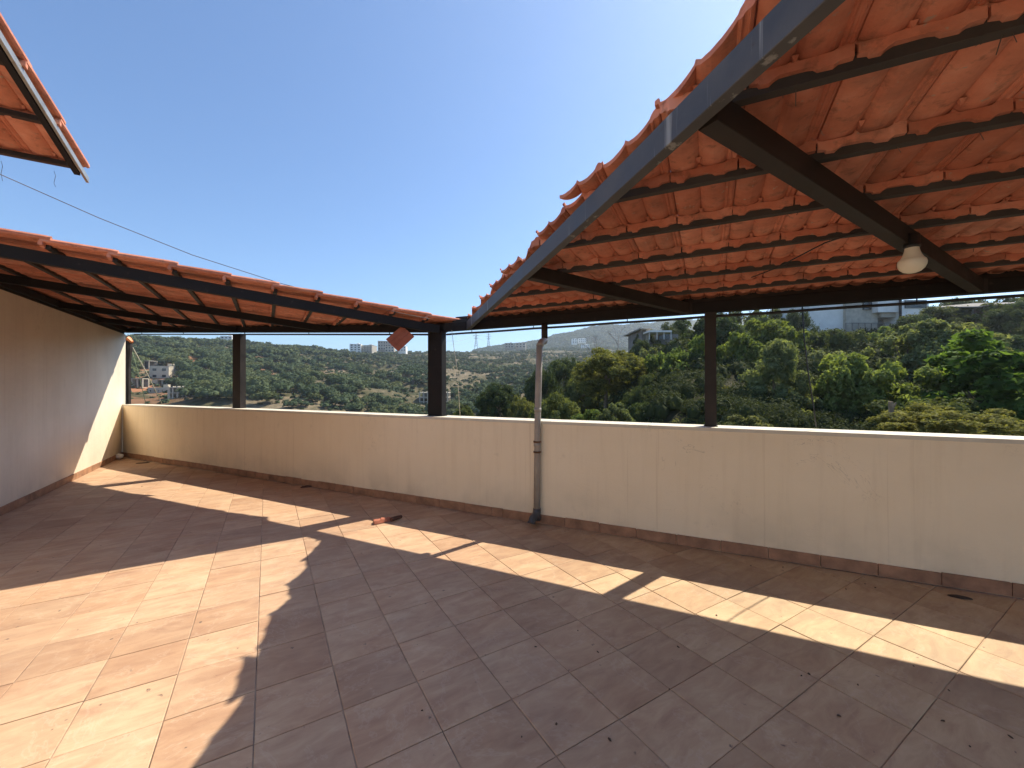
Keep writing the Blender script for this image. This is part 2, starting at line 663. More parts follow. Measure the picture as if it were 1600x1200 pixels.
def clip_poly(poly, a, b, c):
    """keep a*x+b*y<=c"""
    out = []
    k = len(poly)
    for i in range(k):
        p, q = poly[i], poly[(i+1) % k]
        dp = a*p[0]+b*p[1]-c
        dq = a*q[0]+b*q[1]-c
        if dp <= 0:
            out.append(p)
        if (dp < 0 < dq) or (dq < 0 < dp):
            t = dp/(dp-dq)
            out.append((p[0]+(q[0]-p[0])*t, p[1]+(q[1]-p[1])*t))
    return out


# ------------------------------------------------------------------ ground (one sheet to the horizon)
def px_of(ang):
    return 800 + 636*np.tan(np.clip(ang, -1.35, 1.35))


def ss(x, a, b):
    t = np.clip((x-a)/(b-a), 0, 1)
    return t*t*(3-2*t)


_rng = np.random.RandomState(3)
_ph = _rng.rand(24, 4)


def fbm(x, y, wl, octs=4):
    o = np.zeros_like(x, dtype=float)
    a = 1.0
    for k in range(octs):
        for j in range(3):
            p = _ph[(k*3+j) % 24]
            th = p[0]*6.28
            o += a*np.sin((x*math.cos(th)+y*math.sin(th))*6.28/wl + p[1]*6.28 + 1.7*np.sin((x*math.sin(th)-y*math.cos(th))*4.1/wl+p[2]*6.28))/3
        a *= .5
        wl *= .47
    return o


def ground_z(x, y):
    x = np.asarray(x, float)
    y = np.asarray(y, float)
    r = np.hypot(x, y)
    ang = np.arctan2(x, y)
    px = px_of(ang)
    ca = np.clip(np.cos(ang), .3, 1)
    Y = r*ca
    cy = np.interp(px, [-600, 150, 250, 360, 420, 480, 560, 640, 700, 760, 830, 950, 1100], [515, 531, 535, 537, 543, 546, 553, 552, 552, 552, 548, 546, 546])
    Yc = np.interp(px, [-600, 150, 360, 560, 760, 1000], [330, 330, 400, 520, 700, 900])
    zc = H + Yc*(603-cy)/636
    t = np.clip((Y-95)/(Yc-95), 0, 1)
    far = -19 + (zc+19)*(t**.92) + ss(Y, 120, 200)*(1-.75*ss(Y, Yc*.8, Yc))*4.0*fbm(x, y, 130)
    back = ss(Y, Yc, Yc*2.2)
    far = far*(1-back) + (-20)*back
    # distant mountain to the right of the valley
    my = np.interp(px, [560, 660, 740, 790, 850, 920, 1000, 1100, 1600], [602, 575, 552, 541, 530, 517, 507, 502, 500])
    Ym = 1350.0
    zm = H + Ym*(603-my)/636
    mt = ss(Y, 720, Ym)*(1-ss(Y, Ym, 3200)*.6)
    mount = -20 + (zm+20)*mt + 9*ss(Y, 760, 1000)*fbm(x, y, 420)*ss(px, 640, 800)
    z = np.maximum(far, mount)
    # valley floor near the terrace
    nearv = np.interp(Y, [0, 6, 20, 60, 95], [-7, -7, -11, -17, -19])
    z = np.where(Y < 95, nearv, z)
    # near slope rising to the right
    ns = np.interp(Y, [0, 5, 9, 15, 25, 40, 60, 85, 110, 160, 320], [-3.2, -3.0, -2.4, -1.0, 1.2, 4.3, 7.6, 10, 11, 6, -15])
    w = ss(px, 820, 1090)
    ns2 = np.interp(Y, [0, 5, 15, 30, 60, 110], [-4, -4, -4.5, -5.5, -9, -19])
    w2 = ss(px, 690, 840)
    nz = ns*w + (1-w)*(ns2*w2 + nearv*(1-w2)) + .35*fbm(x, y, 9, 3)
    z = np.where(Y < 320, np.maximum(z, np.where((px > 690), nz, -99)), z)
    # behind the camera: plain ground at street level
    zb = -7.0 + 0*r
    wb = ss(np.abs(ang), 1.30, 1.55)
    return z*(1-wb) + zb*wb - 2.0*ss(r, 5000, 12000)*0


def build_ground():
    a = np.concatenate([np.linspace(-math.pi, -1.2, 24, endpoint=False), np.linspace(-1.2, 1.2, 420, endpoint=False), np.linspace(1.2, math.pi, 24)])
    r = np.concatenate([[0.5], np.geomspace(4, 110, 70), np.geomspace(113, 1000, 150), np.geomspace(1030, 12000, 50)])
    AA, RR = np.meshgrid(a, r, indexing='ij')
    x = RR*np.sin(AA)
    y = RR*np.cos(AA)
    z = ground_z(x, y)
    na, nr = AA.shape
    v = np.stack([x, y, z], -1).reshape(-1, 3)
    idx = np.arange(na*nr).reshape(na, nr)
    q = np.stack([idx[:-1, :-1], idx[1:, :-1], idx[1:, 1:], idx[:-1, 1:]], -1).reshape(-1, 4)[:, ::-1]
    me = bpy.data.meshes.new('ground')
    fast_mesh(me, v, q)
    me.materials.append(M['ground'])
    for_smooth(me)
    struct(link('ground', me))


def fast_mesh(me, v, q):
    me.vertices.add(len(v))
    me.vertices.foreach_set('co', np.asarray(v, np.float32).ravel())
    nl = q.shape[1]
    me.loops.add(q.size)
    me.loops.foreach_set('vertex_index', np.asarray(q, np.int32).ravel())
    me.polygons.add(len(q))
    me.polygons.foreach_set('loop_start', np.arange(0, q.size, nl, dtype=np.int32))
    me.update(calc_edges=True)


def for_smooth(me):
    me.polygons.foreach_set('use_smooth', np.ones(len(me.polygons), bool))


build_ground()

# ------------------------------------------------------------------ terrace
CORNER = np.array([-5.573, 5.818])
C_A = CORNER @ A2
C_B = CORNER @ B2
C_D = CORNER @ d2
RIGHT_D = -3.25
ctr_lo = -3.4


def inner_poly():
    """terrace outline in H units (plan)"""
    kink = n2*DP(1.5) + d2*1.5
    rt = n2*DP(0) + d2*RIGHT_D
    b0 = n2*(-1.6) + d2*RIGHT_D
    lb = A2*(-1.9) + B2*C_B
    return [tuple(CORNER), tuple(lb), tuple(b0), tuple(rt), tuple(kink)]


slab = MB()
outl = [tuple(CORNER + A2*.4), tuple(A2*(-1.9)+B2*(C_B-.17)), tuple(n2*(-1.6)+d2*RIGHT_D), tuple(n2*2.95+d2*RIGHT_D), tuple(n2*2.95+d2*1.5)]
slab.prism([(p[0]*H, p[1]*H) for p in outl][::-1], -.20, -.0045)
fl = slab.build('floor', M['grout'])
struct(fl)
# cut floor tiles on the measured grid
s0 = np.array([.2004, .1206])
s1 = np.array([-.1201, .1996])
org = np.array([-.7231, 1.1409])
ip = inner_poly()
g = .0014
tile_me = None
cand = []
for i in range(-30, 40):
    for j in range(-24, 40):
        q = [org + s0*(i+a) + s1*(j+b) for a, b in ((g*4, g*4), (1-g*4, g*4), (1-g*4, 1-g*4), (g*4, 1-g*4))]
        poly = [tuple(p) for p in q]
        full = True
        for k in range(len(ip)):
            p0, p1 = np.array(ip[k]), np.array(ip[(k+1) % len(ip)])
            e = p1-p0
            a, b = e[1], -e[0]
            c = a*p0[0]+b*p0[1]
            if max(a*x+b*y-c for x, y in poly) > 0:
                full = False
                poly = clip_poly(poly, a, b, c)
                if len(poly) < 3:
                    break
        if len(poly) < 3:
            continue
        cx = sum(p[0] for p in poly)/len(poly)
        cyy = sum(p[1] for p in poly)/len(poly)
        if cyy < -2.2:
            continue
        vis = cyy > .85 and abs(cx/cyy) < 1.33
        dist = math.hypot(cx, cyy)
        cand.append((0 if vis else 1, dist, full, poly, (cx, cyy)))
cand.sort(key=lambda t: (t[0], t[1]))
rest = MB()
cnt = 0
for vis, dist, full, poly, c in cand:
    pw = [(p[0]*H, p[1]*H) for p in poly]
    dz = random.uniform(-.0012, .0012)
    if vis == 0 and cnt < 296:
        if full:
            if tile_me is None:
                b = MB()
                hx = [(p[0]-c[0]*H, p[1]-c[1]*H) for p in pw]
                b.prism(hx, -.004, 0, .0025)
                tile_me = bpy.data.meshes.new('floor_tile')
                tile_me.from_pydata([tuple(v) for v in b.v], [], b.f)
                tile_me.materials.append(M['floor'])
            o = link('floor_tile', tile_me, fl)
            o.location = (c[0]*H, c[1]*H, dz)
            o.rotation_euler = (random.uniform(-.0012, .0012), random.uniform(-.0012, .0012), 0)
        else:
            b = MB()
            b.prism(pw, -.004, 0, .0025)
            o = b.build('floor_tile', M['floor'], None, (c[0]*H, c[1]*H, 0))
            o.parent = fl
            o.location.z = dz
        cnt += 1
    else:
        rest.prism(pw, -.004, 0, .0025)
o = rest.build('floor_tiles', M['floor'], fl)
stuff(o)

# parapet: two straight runs, coping, skirting pieces
par = thing('parapet_wall', 'low cream plastered parapet wall running the length of the terrace, black posts on top', 'wall', tuple(ND(2.8, 1.5)))
PT = -1 + .742
TH = .17


def run(d0, d1, name, m, z0, z1, o0, o1, parent):
    b = MB()
    pl = []
    for d, off in ((d0, o0), (d1, o0), (d1, o1), (d0, o1)):
        p = n2*(DP(d)+off) + d2*d
        pl.append((p[0]*H, p[1]*H))
    b.prism(pl[::-1] if True else pl, (z0+1)*H, (z1+1)*H)
    return b.build(name, m, parent)


run(RIGHT_D, 1.5, 'wall_body', M['plaster'], -1.9, PT-.021, 0, TH, par)
run(1.5, C_D, 'wall_body', M['plaster'], -1.9, PT-.021, 0, TH, par)
for a, b_ in ((RIGHT_D, -1.5), (-1.497, .35), (.353, 1.5), (1.5, 3.3), (3.303, 5.2), (5.203, C_D-.001)):
    run(a, b_, 'coping', M['coping'], PT-.021, PT, -.004, TH+.02, par)
k = 0
dd = RIGHT_D
while dd < C_D-.02:
    nx = min(dd+.245, C_D-.01)
    if dd < 1.5 < nx:
        nx = 1.5
    b = MB()
    pl = []
    w = random.uniform(-.0015, .0015)
    for d, off in ((dd+.0015, -.011+w), (nx-.0015, -.011-w), (nx-.0015, 0), (dd+.0015, 0)):
        p = n2*(DP(d)+off) + d2*d
        pl.append((p[0]*H, p[1]*H))
    b.prism(pl[::-1], 0.0015, .064*H+random.uniform(-.004, .003), .004)
    b.build('skirting_tile', M['skirt'], par)
    dd = nx

# left wall (along A), top level
lw = thing('side_wall', 'tall cream grey rendered wall closing the left end of the terrace', 'wall', tuple(AB(3, C_B)))
b = MB()
pw = [A2*(-1.9)+B2*C_B, A2*(C_A+.16)+B2*C_B, A2*(C_A+.16)+B2*(C_B-.16), A2*(-1.9)+B2*(C_B-.16)]
pw = [(p[0]*H, p[1]*H) for p in pw]
b.prism(pw, -1.2, 1.757*H)
b.build('wall_body', M['wallp'], lw)
aa = -1.9
while aa < C_A-.02:
    nx = min(aa+.245, C_A-.011)
    w = random.uniform(0, .002)
    b = MB()
    pl = [A2*(aa+.0015)+B2*C_B, A2*(aa+.0015)+B2*(C_B+.011+w), A2*(nx-.0015)+B2*(C_B+.011), A2*(nx-.0015)+B2*C_B]
    b.prism([(p[0]*H, p[1]*H) for p in pl], .0015, .064*H, .004)
    b.build('skirting_tile', M['skirt'], lw)
    aa = nx


# ------------------------------------------------------------------ roof tiles
def tile_profile(w):
    """(x, zbottom, ztop) across one interlocking clay tile, strip on the right"""
    P = [(-.016, .0235, .030), (-.003, .0235, .031)]
    W = w-.003
    s = .036
    x1 = W - s
    mid = x1*.5
    for i in range(9):
        t = i/8
        P.append((t*mid, -.016*math.sin(math.pi*t)**.75 + .001, .014 - .012*math.sin(math.pi*t)**.75))
    P.append((mid+.004, .006, .024))
    for i in range(1, 9):
        t = i/8
        P.append((mid+.006+(x1-mid-.006)*t, -.016*math.sin(math.pi*t)**.75 + .001, .014 - .012*math.sin(math.pi*t)**.75))
    P += [(x1+.004, -.004, .022), (x1+.011, -.004, .027), (x1+.013, -.001, .029), (x1+.020, -.001, .029), (x1+.022, -.004, .027), (x1+.030, -.004, .020), (x1+.036, .002, .016)]
    return P


def tile_mesh(w, gauge, tail=.055, seed=0):
    rnd = random.Random(seed)
    P = tile_profile(w)
    Ln = gauge+tail
    ys = [0.0, .055, Ln*.5, Ln-.035, Ln]
    lift = .020
    v = []
    f = []
    k = len(P)
    for side in (0, 1):
        for y in ys:
            t = y/Ln
            e = .0 if y < Ln-.01 else -.004
            for x, zb, zt in P:
                flat = 0.35 if y == 0 else 1.0
                zz = (zb*flat if side == 0 else zt)
                v.append((x, y, zz + lift*t + (e if side == 0 else e*.5) + rnd.uniform(-.0007, .0007)))
    ny = len(ys)
    o2 = k*ny
    for a in range(ny-1):
        for i in range(k-1):
            p = a*k+i
            f.append((p, p+k, p+k+1, p+1))
            f.append((o2+p, o2+p+1, o2+p+k+1, o2+p+k))
    for i in range(k-1):
        f.append((i, i+1, o2+i+1, o2+i))
        q = (ny-1)*k+i
        f.append((q, o2+q, o2+q+1, q+1))
    for a in range(ny-1):
        p = a*k
        f.append((p, o2+p, o2+p+k, p+k))
        p = a*k+k-1
        f.append((p, p+k, o2+p+k, o2+p))
    # head lug hanging on the uphill side of the batten, scalloped lower edge
    lug = [(0.0, -.024), (.02, -.027), (w*.10, -.035), (w*.20, -.036), (w*.25, -.026), (w*.30, -.020), (w*.56, -.021), (w*.62, -.024), (w*.66, -.033), (w*.80, -.034), (w*.85, -.026), (w-.006, -.025)]
    b0 = len(v)
    m = len(lug)
    for y in (-.006, .016):
        for x, z in lug:
            v.append((x, y, z+rnd.uniform(-.001, .001)))
        for x, z in lug:
            v.append((x, y, .004))
    for i in range(m-1):
        f.append((b0+i, b0+i+1, b0+m+i+1, b0+m+i))
        q = b0+2*m
        f.append((q+i, q+m+i, q+m+i+1, q+i+1))
        f.append((b0+i, q+i, q+i+1, b0+i+1))
        f.append((b0+m+i, b0+m+i+1, q+m+i+1, q+m+i))
    q = b0+2*m
    f.append((b0, b0+m, q+m, q))
    f.append((b0+m-1, q+m-1, q+2*m-1, b0+2*m-1))
    # nib under the middle ridge, near the tail
    mid = (w-.040)*.5
    c = len(v)
    yy = Ln-.085
    v += [(mid-.006, yy-.012, .012), (mid+.012, yy-.010, .012), (mid+.011, yy+.010, .014), (mid-.005, yy+.009, .014), (mid+.001, yy+.004, -.001), (mid+.006, yy+.006, .001)]
    f += [(c, c+1, c+5, c+4), (c+1, c+2, c+5), (c+2, c+3, c+4, c+5), (c+3, c, c+4)]
    # two shallow raised lines on the flat strip
    for xo in (.008, .026):
        c = len(v)
        xx = w-.040+xo
        for y in (.10, Ln-.09):
            t = y/Ln*lift
            v += [(xx, y, -.004+t), (xx+.003, y, -.004+t), (xx+.0015, y, -.0065+t)]
        f += [(c, c+3, c+5, c+2), (c+2, c+5, c+4, c+1)]
    me = bpy.data.meshes.new('roof_tile')
    me.from_pydata(v, [], f)
    me.materials.append(M['clay'])
    return me


def clip_tile(me, mw, planes):
    """copy of a tile mesh cut by world planes (point, normal pointing to the removed side); snapped tiles get rough ends"""
    bm = bmesh.new()
    bm.from_mesh(me)
    inv = mw.inverted()
    for p, nn in planes:
        lp = inv @ p
        ln = (mw.to_3x3().transposed() @ nn).normalized()
        r = bmesh.ops.bisect_plane(bm, geom=bm.verts[:]+bm.edges[:]+bm.faces[:], plane_co=lp, plane_no=ln, clear_outer=True)
        ed = [e for e in r['geom_cut'] if isinstance(e, bmesh.types.BMEdge)]
        if ed:
            try:
                bmesh.ops.holes_fill(bm, edges=ed)
            except Exception:
                pass
    n_ = len(bm.faces)
    m2 = bpy.data.meshes.new('roof_tile')
    bm.to_mesh(m2)
    bm.free()
    if not m2.materials:
        m2.materials.append(M['clay'])
    return m2 if n_ > 3 else None


def place_tiles(root, xdir, ydir, w, gauge, rows, planes, visible, limit=285, seed=1, rowoff=0.0):
    """rows: list of (head point on axis, start, end) in world metres; planes: clip planes of the whole roof"""
    rnd = random.Random(seed)
    protos = [tile_mesh(w, gauge, seed=s) for s in range(4)]
    X = Vector(xdir).normalized()
    Yd = Vector(ydir).normalized()
    Z = X.cross(Yd).normalized()
    Ln = gauge+.055
    items = []
    for ri, (hp, a, b_) in enumerate(rows):
        k = math.floor(a/w)-1
        while k*w < b_+w:
            p = hp + X*(k*w + rowoff + rnd.uniform(-.002, .002))
            k += 1
            items.append((p, ri))
    out = []
    for p, ri in items:
        rot = Matrix((X, Yd, Z)).transposed().to_4x4()
        jig = Matrix.Rotation(rnd.uniform(-.007, .007), 4, 'X') @ Matrix.Rotation(rnd.uniform(-.006, .006), 4, 'Z') @ Matrix.Rotation(rnd.uniform(-.007, .007), 4, 'Y')
        mw = Matrix.Translation(p + Z*rnd.uniform(0, .003)) @ rot @ jig
        me = protos[rnd.randrange(4)]
        cs = [mw @ Vector(c) for c in ((0, 0, 0), (w, 0, 0), (w, Ln, 0), (0, Ln, 0))]
        need = []
        gone = False
        for (q, nn, jit) in planes:
            qq = q + nn*rnd.uniform(-jit, jit)
            nv = nn
            if jit:
                nv = (nn + Vector((rnd.uniform(-.22, .22), rnd.uniform(-.22, .22), 0))).normalized()
                qq = qq + (cs[0]-qq) - nn*((cs[0]-qq).dot(nn))     # keep the jitter local to the tile
            ds = [(c-qq).dot(nv) for c in cs]
            if min(ds) > (-.05 if jit else -.012):
                gone = True
                break
            if max(ds) > 0:
                need.append((qq, nv))
        if gone:
            continue
        if need:
            me = clip_tile(me, mw, need)
            if me is None:
                continue
        out.append((0 if visible(p) else 1, (p-Vector((0, 0, H))).length, mw, me))
    out.sort(key=lambda t: (t[0], t[1]))
    inv = Matrix.Translation(-Vector(root.location))
    bm = bmesh.new()
    nrest = 0
    for i, (v_, _, mw, me) in enumerate(out):
        if v_ == 0 and i < limit:
            o = link('roof_tile', me, root)
            o.matrix_local = inv @ mw
        else:
            tmp = me.copy()
            tmp.transform(inv @ mw)
            bm.from_mesh(tmp)
            bpy.data.meshes.remove(tmp)
            nrest += 1
    if nrest:
        m2 = bpy.data.meshes.new('roof_tiles')
        bm.to_mesh(m2)
        if not m2.materials:
            m2.materials.append(M['clay'])
        stuff(link('roof_tiles', m2, root))
    bm.free()
    print('tiles', root.name, len(out), 'stuff', nrest)


def in_view(p, mx=1.38, my=1.05):
    if p.y < .12:
        return False
    return abs(p.x/p.y) < mx and abs((p.z-H)/p.y) < my


# ------------------------------------------------------------------ right pergola
SN = .06


def zr(nd):
    return .463 + SN*(2.86-nd)


def dh(nd):                           # inner bottom edge of the hip beam
    return 1.742 - .933*(2.857-nd)


rp = thing('tiled_pergola', 'right hand pergola roof of clay tiles on dark steel, cut off diagonally towards the sky', 'pergola', tuple(ND(2.86, 0)))
RD = -3.2
# ring beam on the posts
b = MB()
b.beam(ND(2.888, 2.02, .463), ND(2.888, RD, .463), .056*H, .069*H)
b.build('ring_beam', M['iron'], rp)
b = MB()
b.beam(ND(2.905, 1.95, .463+.072), ND(2.905, RD, .463+.072), .03*H, .022*H)
b.build('eave_batten', M['brown'], rp)
b = MB()
b.beam(ND(2.945, 1.95, .500), ND(2.945, RD, .500), .014*H, .092*H)
b.build('eave_board', M['brown'], rp)
# hip beam
hipdir = Vector((.2974, -.9548, 0))


def hip_pt(nd, off=0.0, dz=0.0):
    p = ND(nd, dh(nd), zr(nd)+dz)
    s = Vector((-.9548, -.2974, 0))   # towards the sky side (camera left)
    return p + s*off*H


b = MB()
b.beam(hip_pt(2.90, .018), hip_pt(.05, .018), .032*H, .070*H, .002)
b.build('hip_beam', M['blue'], rp)
# rafters parallel to B
for d0 in (.127, -1.219, -2.565):
    p0 = n2*2.858 + d2*d0
    # walk along -B until the hip line is met
    t = 0
    while t < 6:
        p = p0 - B2*t
        nd, dd_ = n2 @ p, d2 @ p
        if dd_ > dh(nd) - .015 or nd < -.3:
            break
        t += .01
    q = p0 - B2*t
    P0 = Vector((p0[0]*H, p0[1]*H, (1+zr(n2 @ p0))*H+.003))
    P1 = Vector((q[0]*H, q[1]*H, (1+zr(n2 @ q))*H+.003))
    b = MB()
    b.beam(P0, P1, .046*H, .066*H, .002)
    b.build('rafter', M['brown'], rp)
for d0 in (.127, -1.219, -2.565):
    b = MB()
    p_ = n2*2.852 + d2*d0
    b.box((p_[0]*H, p_[1]*H, (1+zr(2.85)+.033)*H), .10, .004, .088, (d2[0], d2[1], 0), (-n2[0], -n2[1], 0))
    b.build('joint_plate', M['brown'], rp)
# battens
heads = [1.057 + .3115*k for k in range(-3, 6)]
heads[3] = 1.040
for nd in heads:
    b = MB()
    z = zr(nd)+.071
    bow = []
    b.beam(ND(nd+.012, dh(nd)-.02, z-.006), ND(nd+.012, RD, z-.006), .026*H, .037*H, .0015)
    b.build('batten', M['purlin'], rp)
# tiles
Xr = Vector((-d2[0], -d2[1], 0))
Yr = Vector((n2[0], n2[1], -SN))
W_ = .187*H
rows = []
for nd in heads:
    hp = ND(nd-.008, 0, zr(nd)+.071+.033)
    rows.append((hp, -(dh(nd)+.9)*H, -RD*H-.2))
hn = Vector((-.9548, -.2974, 0))
planes = [(hip_pt(1.5, .032), hn, .009), (ND(2.99, 0, .5), Vector((n2[0], n2[1], 0)), .004), (ND(1, RD, .5), Vector((d2[0], d2[1], 0))*-1, 0)]
place_tiles(rp, Xr, Yr, W_, .3115*H, rows, planes, in_view, 290, 3, rowoff=.11)
# posts
def post(root, dl, dr, z1, mm, back=.075):
    b = MB()
    c = (dl+dr)/2
    D = DP(c)+back
    p = n2*(D+.032)+d2*c
    z0 = (1+PT)*H
    zt = (1+z1)*H
    b.box((p[0]*H, p[1]*H, (z0+zt)/2+.001), (dl-dr)*H, .064*H, zt-z0-.004, (d2[0], d2[1], 0), (-n2[0], -n2[1], 0))
    o = b.build('post', mm, root)
    b = MB()
    b.box((p[0]*H, p[1]*H, z0+.004), (dl-dr)*H+.016, .064*H+.016, .006, (d2[0], d2[1], 0), (-n2[0], -n2[1], 0))
    b.build('post_foot', mm, root)
    return o


post(rp, .018, -.048, .462, M['brown'])
post(rp, 2.174, 2.03, .468, M['iron'])
post(rp, -2.0, -2.066, .462, M['brown'])
# round rod slung below the ring beam, short hangers
b = MB()
b.tube([ND(2.875, 2.0-.05*i, .436+.0015*math.sin(i*.5)) for i in range(0, 105, 4)], .0105, 8)
b.build('rod', M['black'], rp)
for d in (1.75, 1.2, .5, -.35, -1.0, -1.7):
    b = MB()
    b.tube([ND(2.875, d, .465), ND(2.875, d, .436)], .004, 6)
    b.build('rod_hanger', M['black'], rp)
# tie wires hanging from tile nibs
rw = random.Random(5)
b = MB()
for i in range(26):
    nd = rw.choice(heads[1:8]) + .02
    d = dh(nd) - .15 - rw.random()*2.2
    z = zr(nd)+.075
    l = rw.uniform(.015, .05)
    b.tube([ND(nd+.10, d, z+.04), ND(nd+.04, d+.01, z+.015), ND(nd-.005, d+rw.uniform(-.01, .01), z-.002), ND(nd-.012, d+rw.uniform(-.02, .02), z-l)], .0011, 4)
stuff(b.build('tie_wires', M['wire'], rp))

# ------------------------------------------------------------------ left pergola
def zL(a, bb, c=.590):
    return c - .1013*bb + .005*(a-3.25)


lp = thing('tiled_pergola', 'left hand pergola roof of clay tiles on black beams, sloping down towards the middle post', 'pergola', tuple(ND(2.9, 4)))
# ring beam, sloping
def ringL(d):
    D = DP(d)+.10
    p = n2*D + d2*d
    return p, zL(p @ A2, p @ B2)


pts = []
for d in (2.03, 3.5, 5.0, 6.5, C_D+.30):
    p, z = ringL(d)
    p = p + n2*.030
    pts.append(Vector((p[0]*H, p[1]*H, (1+z)*H)))
for i in range(4):
    b = MB()
    b.beam(pts[i], pts[i+1], .060*H, .066*H)
    b.build('ring_beam', M['iron'], lp)
    b = MB()
    o_ = Vector((n2[0], n2[1], 0))*.055*H + Vector((0, 0, .058*H))
    b.beam(pts[i]+o_, pts[i+1]+o_, .014*H, .046*H)
    b.build('eave_board', M['brown'], lp)
# rafters: R1 (front, lower) then R2..R5
def raf(a, b_start, b_end, c, w, h, m=None):
    bb = MB()
    bb.beam(AB(a, b_start, zL(a, b_start, c)), AB(a, b_end, zL(a, b_end, c)), w*H, h*H, .002)
    return bb.build('rafter', m or M['iron'], lp)


r1 = raf(3.25+.022, 1.245, -2.3, .569, .044, .068)
for dS in (3.45, 4.99, 6.27):
    p, z = ringL(dS)
    a = p @ A2
    raf(a+.02, p @ B2 - .002, -2.25, .590, .044, .062)
# wall-side beam resting along the side wall
b = MB()
b.beam(AB(3.3, C_B-.05, zL(3.3, C_B-.05)+.002), AB(C_A+.16, C_B-.02, zL(C_A, C_B-.05)+.002), .09*H, .062*H)
b.build('wall_beam', M['iron'], lp)
# closing board between wall top and the roof
b = MB()
b.beam(AB(3.3, C_B-.05, .759), AB(C_A+.15, C_B-.05, .759), .08*H, .040*H)
b.build('wall_plate', M['brown'], lp)
GL = .2705
bh = [1.14, .87] + [.60 - GL*k for k in range(0, 11)]
for b0 in bh:
    # battens run along A from the front rafter to the eave line
    a = 3.25
    while a < 8.6:
        p = A2*a + B2*b0
        if n2 @ p > DP(d2 @ p) + .17:
            break
        a += .01
    if a < 3.32:
        continue
    bb = MB()
    z0 = zL(3.25, b0) + .064
    z1 = zL(a, b0) + .064
    bb.beam(AB(3.235, b0-.012, z0), AB(a, b0-.012, z1), .026*H, .022*H, .0012)
    bb.build('batten', M['brown'], lp)
Xl = Vector((-A2[0], -A2[1], -.005))
Yl = Vector((B2[0], B2[1], -.1013))
rows = []
for b0 in bh + [-2.4]:
    hp = AB(3.25, b0-.03, zL(3.25, b0-.03) + .064+.025)
    rows.append((hp, -5.4*H, .3*H))
kp = n2*(DP(5)+.205)+d2*5
nl = Vector((n2[0]-.0108*d2[0], n2[1]-.0108*d2[1], 0)).normalized()
planes = [(Vector((kp[0]*H, kp[1]*H, 2)), nl, .012), (AB(3.186, 0, .5), Vector((-A2[0], -A2[1], 0)), .0), (AB(3, -2.32, .5), Vector((-B2[0], -B2[1], 0)), 0)]
place_tiles(lp, Xl, Yl, W_, GL*H, rows, planes, lambda p: in_view(p, 1.32), 290, 11, rowoff=.062*H)
post(lp, 5.063, 4.914, .615, M['brown'], .10)
# rod under the left ring beam
pr = []
for i in range(25):
    d = 2.2 + (C_D-2.25)*i/24
    p, z = ringL(d)
    p = p + n2*.012
    pr.append(Vector((p[0]*H, p[1]*H, (1+z-.022-.004*(i/24))*H)))
b = MB()
b.tube(pr, .0105, 8)
b.build('rod', M['black'], lp)
for i in (2, 7, 12, 18, 23):
    b = MB()
    b.tube([pr[i], pr[i]+Vector((0, 0, .035))], .006, 6)
    b.build('rod_hanger', M['black'], lp)
# small junction box on a rafter
p = AB(5.75, -1.0, zL(5.75, -1.0)-.02)
b = MB()
b.box(p, .05, .035, .05, (B2[0], B2[1], 0), (A2[0], A2[1], 0))
b.build('junction_box', M['black'], lp)

# ------------------------------------------------------------------ upper roof, top left
ur = thing('upper_roof_corner', 'corner of a higher clay tiled roof with pale metal edge, top left', 'roof', (-2.3*H, 2*H, 2*H))
U0 = np.array([-2.114, 2.0])
UZ = 1.04
UA, UB = U0 @ A2, U0 @ B2
US = .185
def UP(a, bb, dz=0):
    return AB(UA-a, UB-bb, UZ + US*a + dz)


b = MB()
b.beam(UP(-.06, -.002), UP(1.5, -.002), .011*H, .028*H, .001)
b.build('edge_angle', M['galv'], ur)
b = MB()
b.beam(UP(-.0, .018, -.004), UP(1.5, .018, -.004), .022*H, .026*H, .001)
b.build('edge_beam', M['iron'], ur)
for k in range(5):
    b = MB()
    a = .012+.291*k
    b.beam(UP(a, .0, .020), UP(a, 1.7, .020), .028*H, .022*H, .0015)
    b.build('batten', M['brown'], ur)
rows = []
for k in range(1, 6):
    rows.append((UP(.291*k-.0+.01, 0, .022+.024), 0, 2.0))
Xu = Vector((-B2[0], -B2[1], 0))
Yu = Vector((A2[0], A2[1], -US))
Xu = Xu
# tile x axis must make x cross y point up
planes = [(UP(-.035, 0), Vector((A2[0], A2[1], 0)), 0), (UP(0, -.024), Vector((B2[0], B2[1], 0)), 0), (UP(0, 1.7), Vector((-B2[0], -B2[1], 0)), 0)]
Xu = Vector((B2[0], B2[1], 0))
Zc = Xu.cross(Yu)
rows = [(hp, -2.3, .2) for hp, _, _ in rows]
place_tiles(ur, Xu, Yu, W_, .291*H, rows, planes, lambda p: True, 120, 21, rowoff=.022*H)
b = MB()
for i in range(7):
    a = .0 + .02*i
    q = UP(-.01, .10+.17*i)
    b.tube([q, q+Vector((.01, 0, -.03)), q+Vector((-.012, .01, -.07)), q+Vector((.01, 0, -.10-.02*(i % 3)))], .0013, 4)
stuff(b.build('tie_wires', M['wire'], ur))

# ------------------------------------------------------------------ small things on the terrace
# rain pipe
def P_(px, py, off):
    return at_nd(px, py, 2.765-off)


